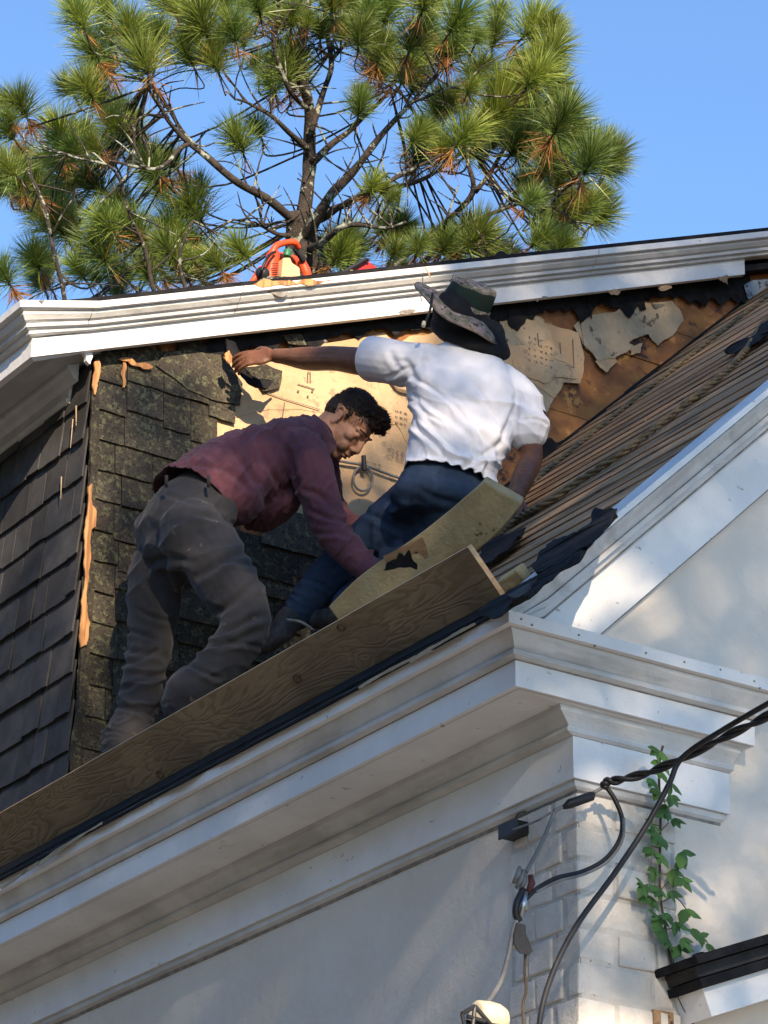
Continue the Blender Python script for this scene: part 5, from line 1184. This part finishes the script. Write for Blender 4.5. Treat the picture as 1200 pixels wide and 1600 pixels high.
def cluster(x, y, rad, d, k=None):
    p = at(x, y, DP+d); ux, uy = x-ctr[0], ctr[1]-y; L = math.hypot(ux, uy)+1
    ax = (R_*ux/L*.55+U_*(.75+.25*uy/L)-W_*.30+Vector((rp_.uniform(-.25, .25), rp_.uniform(-.25, .25), rp_.uniform(-.15, .15)))).normalized()
    sc_ = rad/220*1/.255*1.20*(DP+d)/DP; xr = ax.cross(Vector((rp_.uniform(-1, 1), rp_.uniform(-1, 1), .1))).normalized(); yr = ax.cross(xr)
    o = bpy.data.objects.new('needle_cluster', TF[k if k is not None else rp_.randrange(len(TF))]); col.objects.link(o); o.parent = pi_
    mt = Matrix((xr, yr, ax)).transposed().to_4x4(); mt.translation = p-pi_.location; o.matrix_local = mt@Matrix.Scale(sc_, 4)
    best = min(NET, key=lambda q: (q[0]-p).length+(.0 if q[0].z < p.z else .5)); q0 = best[0]; Lg = (p-q0).length
    tip = p-ax*.06*sc_; mid = q0.lerp(tip, .55)-Vector((0, 0, .10*Lg))+W_*rp_.uniform(-.05, .1)
    tws.tube(spline([q0, mid, tip-ax*.12, tip, p+ax*.08], 4), [max(.005, .008*min(1, Lg))]*12+[.008]*5, 5)
    return p
CL = [(x-24 if x > 880 else x, y, r_) for x, y, r_ in CL]
for x, y, rad in CL:
    cluster(x, y, rad*1.02, rp_.uniform(-.9, .3)); th = rp_.uniform(0, 6.28)
    if rp_.random() < .8: cluster(x+math.cos(th)*rad*.62, y+math.sin(th)*rad*.62, rad*rp_.uniform(.6, .85), rp_.uniform(-.6, .8))
SIL = [(0, 150), (45, 140), (95, 190), (150, 215), (110, 150), (105, 70), (130, 0), (120, -60), (700, -60), (740, 10), (800, 15), (880, 70), (885, 140), (870, 170), (960, 250), (955, 340), (900, 400), (860, 420), (40, 450), (40, 380), (0, 300)]
GAP = [[(400, 250), (470, 330), (440, 380), (330, 300), (260, 210), (330, 190)], [(480, 100), (640, 150), (640, 330), (500, 380), (470, 330), (440, 200)], [(640, 260), (800, 290), (800, 360), (640, 350)], [(500, -20), (530, -20), (540, 120), (480, 120)]]
n = 0
while n < 128:
    x, y = rp_.uniform(0, 980), rp_.uniform(-60, 450)
    if not inside(SIL, x, y): continue
    g_ = any(inside(q, x, y) for q in GAP)
    if g_ and rp_.random() < .96: continue
    cluster(x, y, rp_.uniform(34, 50), rp_.uniform(.5, 2.0)); n += 1
# bare dead twigs
for i in range(230):
    q, r_ = rp_.choice(NET)
    d = Vector((rp_.uniform(-1, 1), rp_.uniform(-.6, .6), rp_.uniform(-.5, 1))).normalized(); L = rp_.uniform(.10, .42)
    tws.tube(spline([q, q+d*L*.5+Vector((0, 0, .03)), q+d*L+Vector((rp_.uniform(-.08, .08), 0, rp_.uniform(-.02, .12)))], 3), [.009, .008, .007, .006, .005, .004, .003], 5)
tag(tws.build('twigs', M['bark'], pi_, True), kind='stuff')

# ================================================================== unseen broad-leaved tree, added and cut to shape the shade on the house
SH = Vector((6.15, 9.6, 5.75)); C0 = SH-SUN*18
aa = Vector((SUN.y, -SUN.x, 0)).normalized(); TX = C0-aa*3.4
tree = empty('added_shade_tree', (TX.x, TX.y-.4, 0)); tag(tree, 'broad leafy tree added behind the viewpoint, its crown shaped to shade the house', 'tree')
tb_ = Vector((TX.x, TX.y-.4, 0)); P = spline([tb_, tb_+Vector((.1, 0, 4)), tb_+Vector((-.1, .1, 8)), TX+aa*.6], 6)
MB().tube(P, [.34-.2*i/(len(P)-1) for i in range(len(P))], 12).build('trunk', M['bark'], tree, True)
aa = Vector((SUN.y, -SUN.x, 0)).normalized(); bb = aa.cross(SUN).normalized(); bb = bb if bb.z > 0 else -bb
rt = random.Random(23)
LIT = [(9.70, [(-60, 250), (600, 250), (690, 480), (660, 560), (600, 640), (545, 700), (330, 700), (318, 560), (170, 556), (165, 640), (152, 1000), (112, 1030), (112, 600), (-60, 600)]),
       (9.80, [(-120, 600), (118, 600), (100, 700), (-120, 900)]),
       (6.85, [(690, 1545), (1010, 1545), (1010, 1700), (690, 1700)]), (7.02, [(712, 820), (760, 820), (800, 920), (770, 940)]), (8.0, [(800, 880), (800, 850), (910, 800), (910, 835)])]  # leaves cut from the added crown to leave these spots sunlit
THIN = [(6.90, [(850, 985), (900, 900), (950, 840), (1035, 820), (1055, 880), (1045, 985), (1000, 1010)], .97), (9.70, [(545, 700), (660, 560), (700, 560), (700, 720), (560, 800)], .5), (6.92, [(700, 950), (1350, 950), (1350, 1700), (700, 1700)], .27), (9.6, [(-60, 600), (330, 556), (330, 1290), (-60, 1290)], .45), (8.8, [(560, 500), (860, 500), (860, 800), (560, 800)], .4)]
g = MB()
for i in range(40):
    d = (aa*rt.uniform(-1, 1)+bb*rt.uniform(-.6, 1)+SUN*rt.uniform(-.8, .8)); e = C0+Vector((0, 0, -1.5)); pp_ = (spline([tb_+Vector((0, 0, rt.uniform(7, 11))), e+d*1.4, e+d*2.9], 4)); sk = any(inside(poly, *proj(q+SUN*((yy-q.y)/SUN.y))) for q in pp_ for yy, poly in LIT)
    if not sk: g.tube(pp_, [.05, .045, .04, .035, .03, .025, .02, .015, .01], 6)
if g.v: g.build('limbs', M['bark'], tree, True)
def inside_v(poly, x, y):
    c = np.zeros(len(x), bool); n_ = len(poly)
    for i in range(n_):
        x0, y0 = poly[i]; x1, y1 = poly[i-1]
        if y0 == y1: continue
        c ^= ((y0 > y) != (y1 > y)) & (x < (x1-x0)*(y-y0)/(y1-y0)+x0)
    return c
def proj_v(Q):
    q = Q-np.array(CAM); k = q@np.array(W_); return 600+FPX*(q@np.array(R_))/k, 800-FPX*(q@np.array(U_))/k
NL = 95000
rad_ = np.sqrt(RS.rand(NL)); an_ = RS.rand(NL)*2*np.pi; S3 = np.array(SUN)
Pn = np.array(C0)+np.outer(rad_*np.cos(an_)*4.0-.2, np.array(aa))+np.outer(rad_*np.sin(an_)*4.1, np.array(bb))+np.outer((RS.rand(NL)*2-1)*2.6*np.sqrt(1.15-rad_**2), S3)
keep = np.ones(NL, bool)
for yy, poly in LIT:
    h = Pn+np.outer((yy-Pn[:, 1])/S3[1], S3); keep &= ~inside_v(poly, *proj_v(h))
for yy, poly, pr_ in THIN:                      # added crown thinned here so part of the light filters through
    h = Pn+np.outer((yy-Pn[:, 1])/S3[1], S3); keep &= ~(inside_v(poly, *proj_v(h)) & (RS.rand(NL) < pr_))
Pn = Pn[keep]; n_ = len(Pn)
A_ = RS.randn(n_, 3); A_ /= np.linalg.norm(A_, axis=1)[:, None]; B_ = np.cross(A_, RS.randn(n_, 3)); B_ /= np.linalg.norm(B_, axis=1)[:, None]
s_ = RS.uniform(.030, .050, n_)[:, None]
V = np.stack([Pn-A_*s_*1.2, Pn+B_*s_*.7, Pn+A_*s_*1.2, Pn-B_*s_*.7], 1).reshape(-1, 3)
me = bpy.data.meshes.new('crown'); me.vertices.add(n_*4); me.vertices.foreach_set('co', V.ravel()); me.loops.add(n_*4); me.loops.foreach_set('vertex_index', np.arange(n_*4))
me.polygons.add(n_); me.polygons.foreach_set('loop_start', np.arange(n_)*4); me.update(calc_edges=True)
tag(link('crown', me, M['leaf'], tree), kind='stuff')
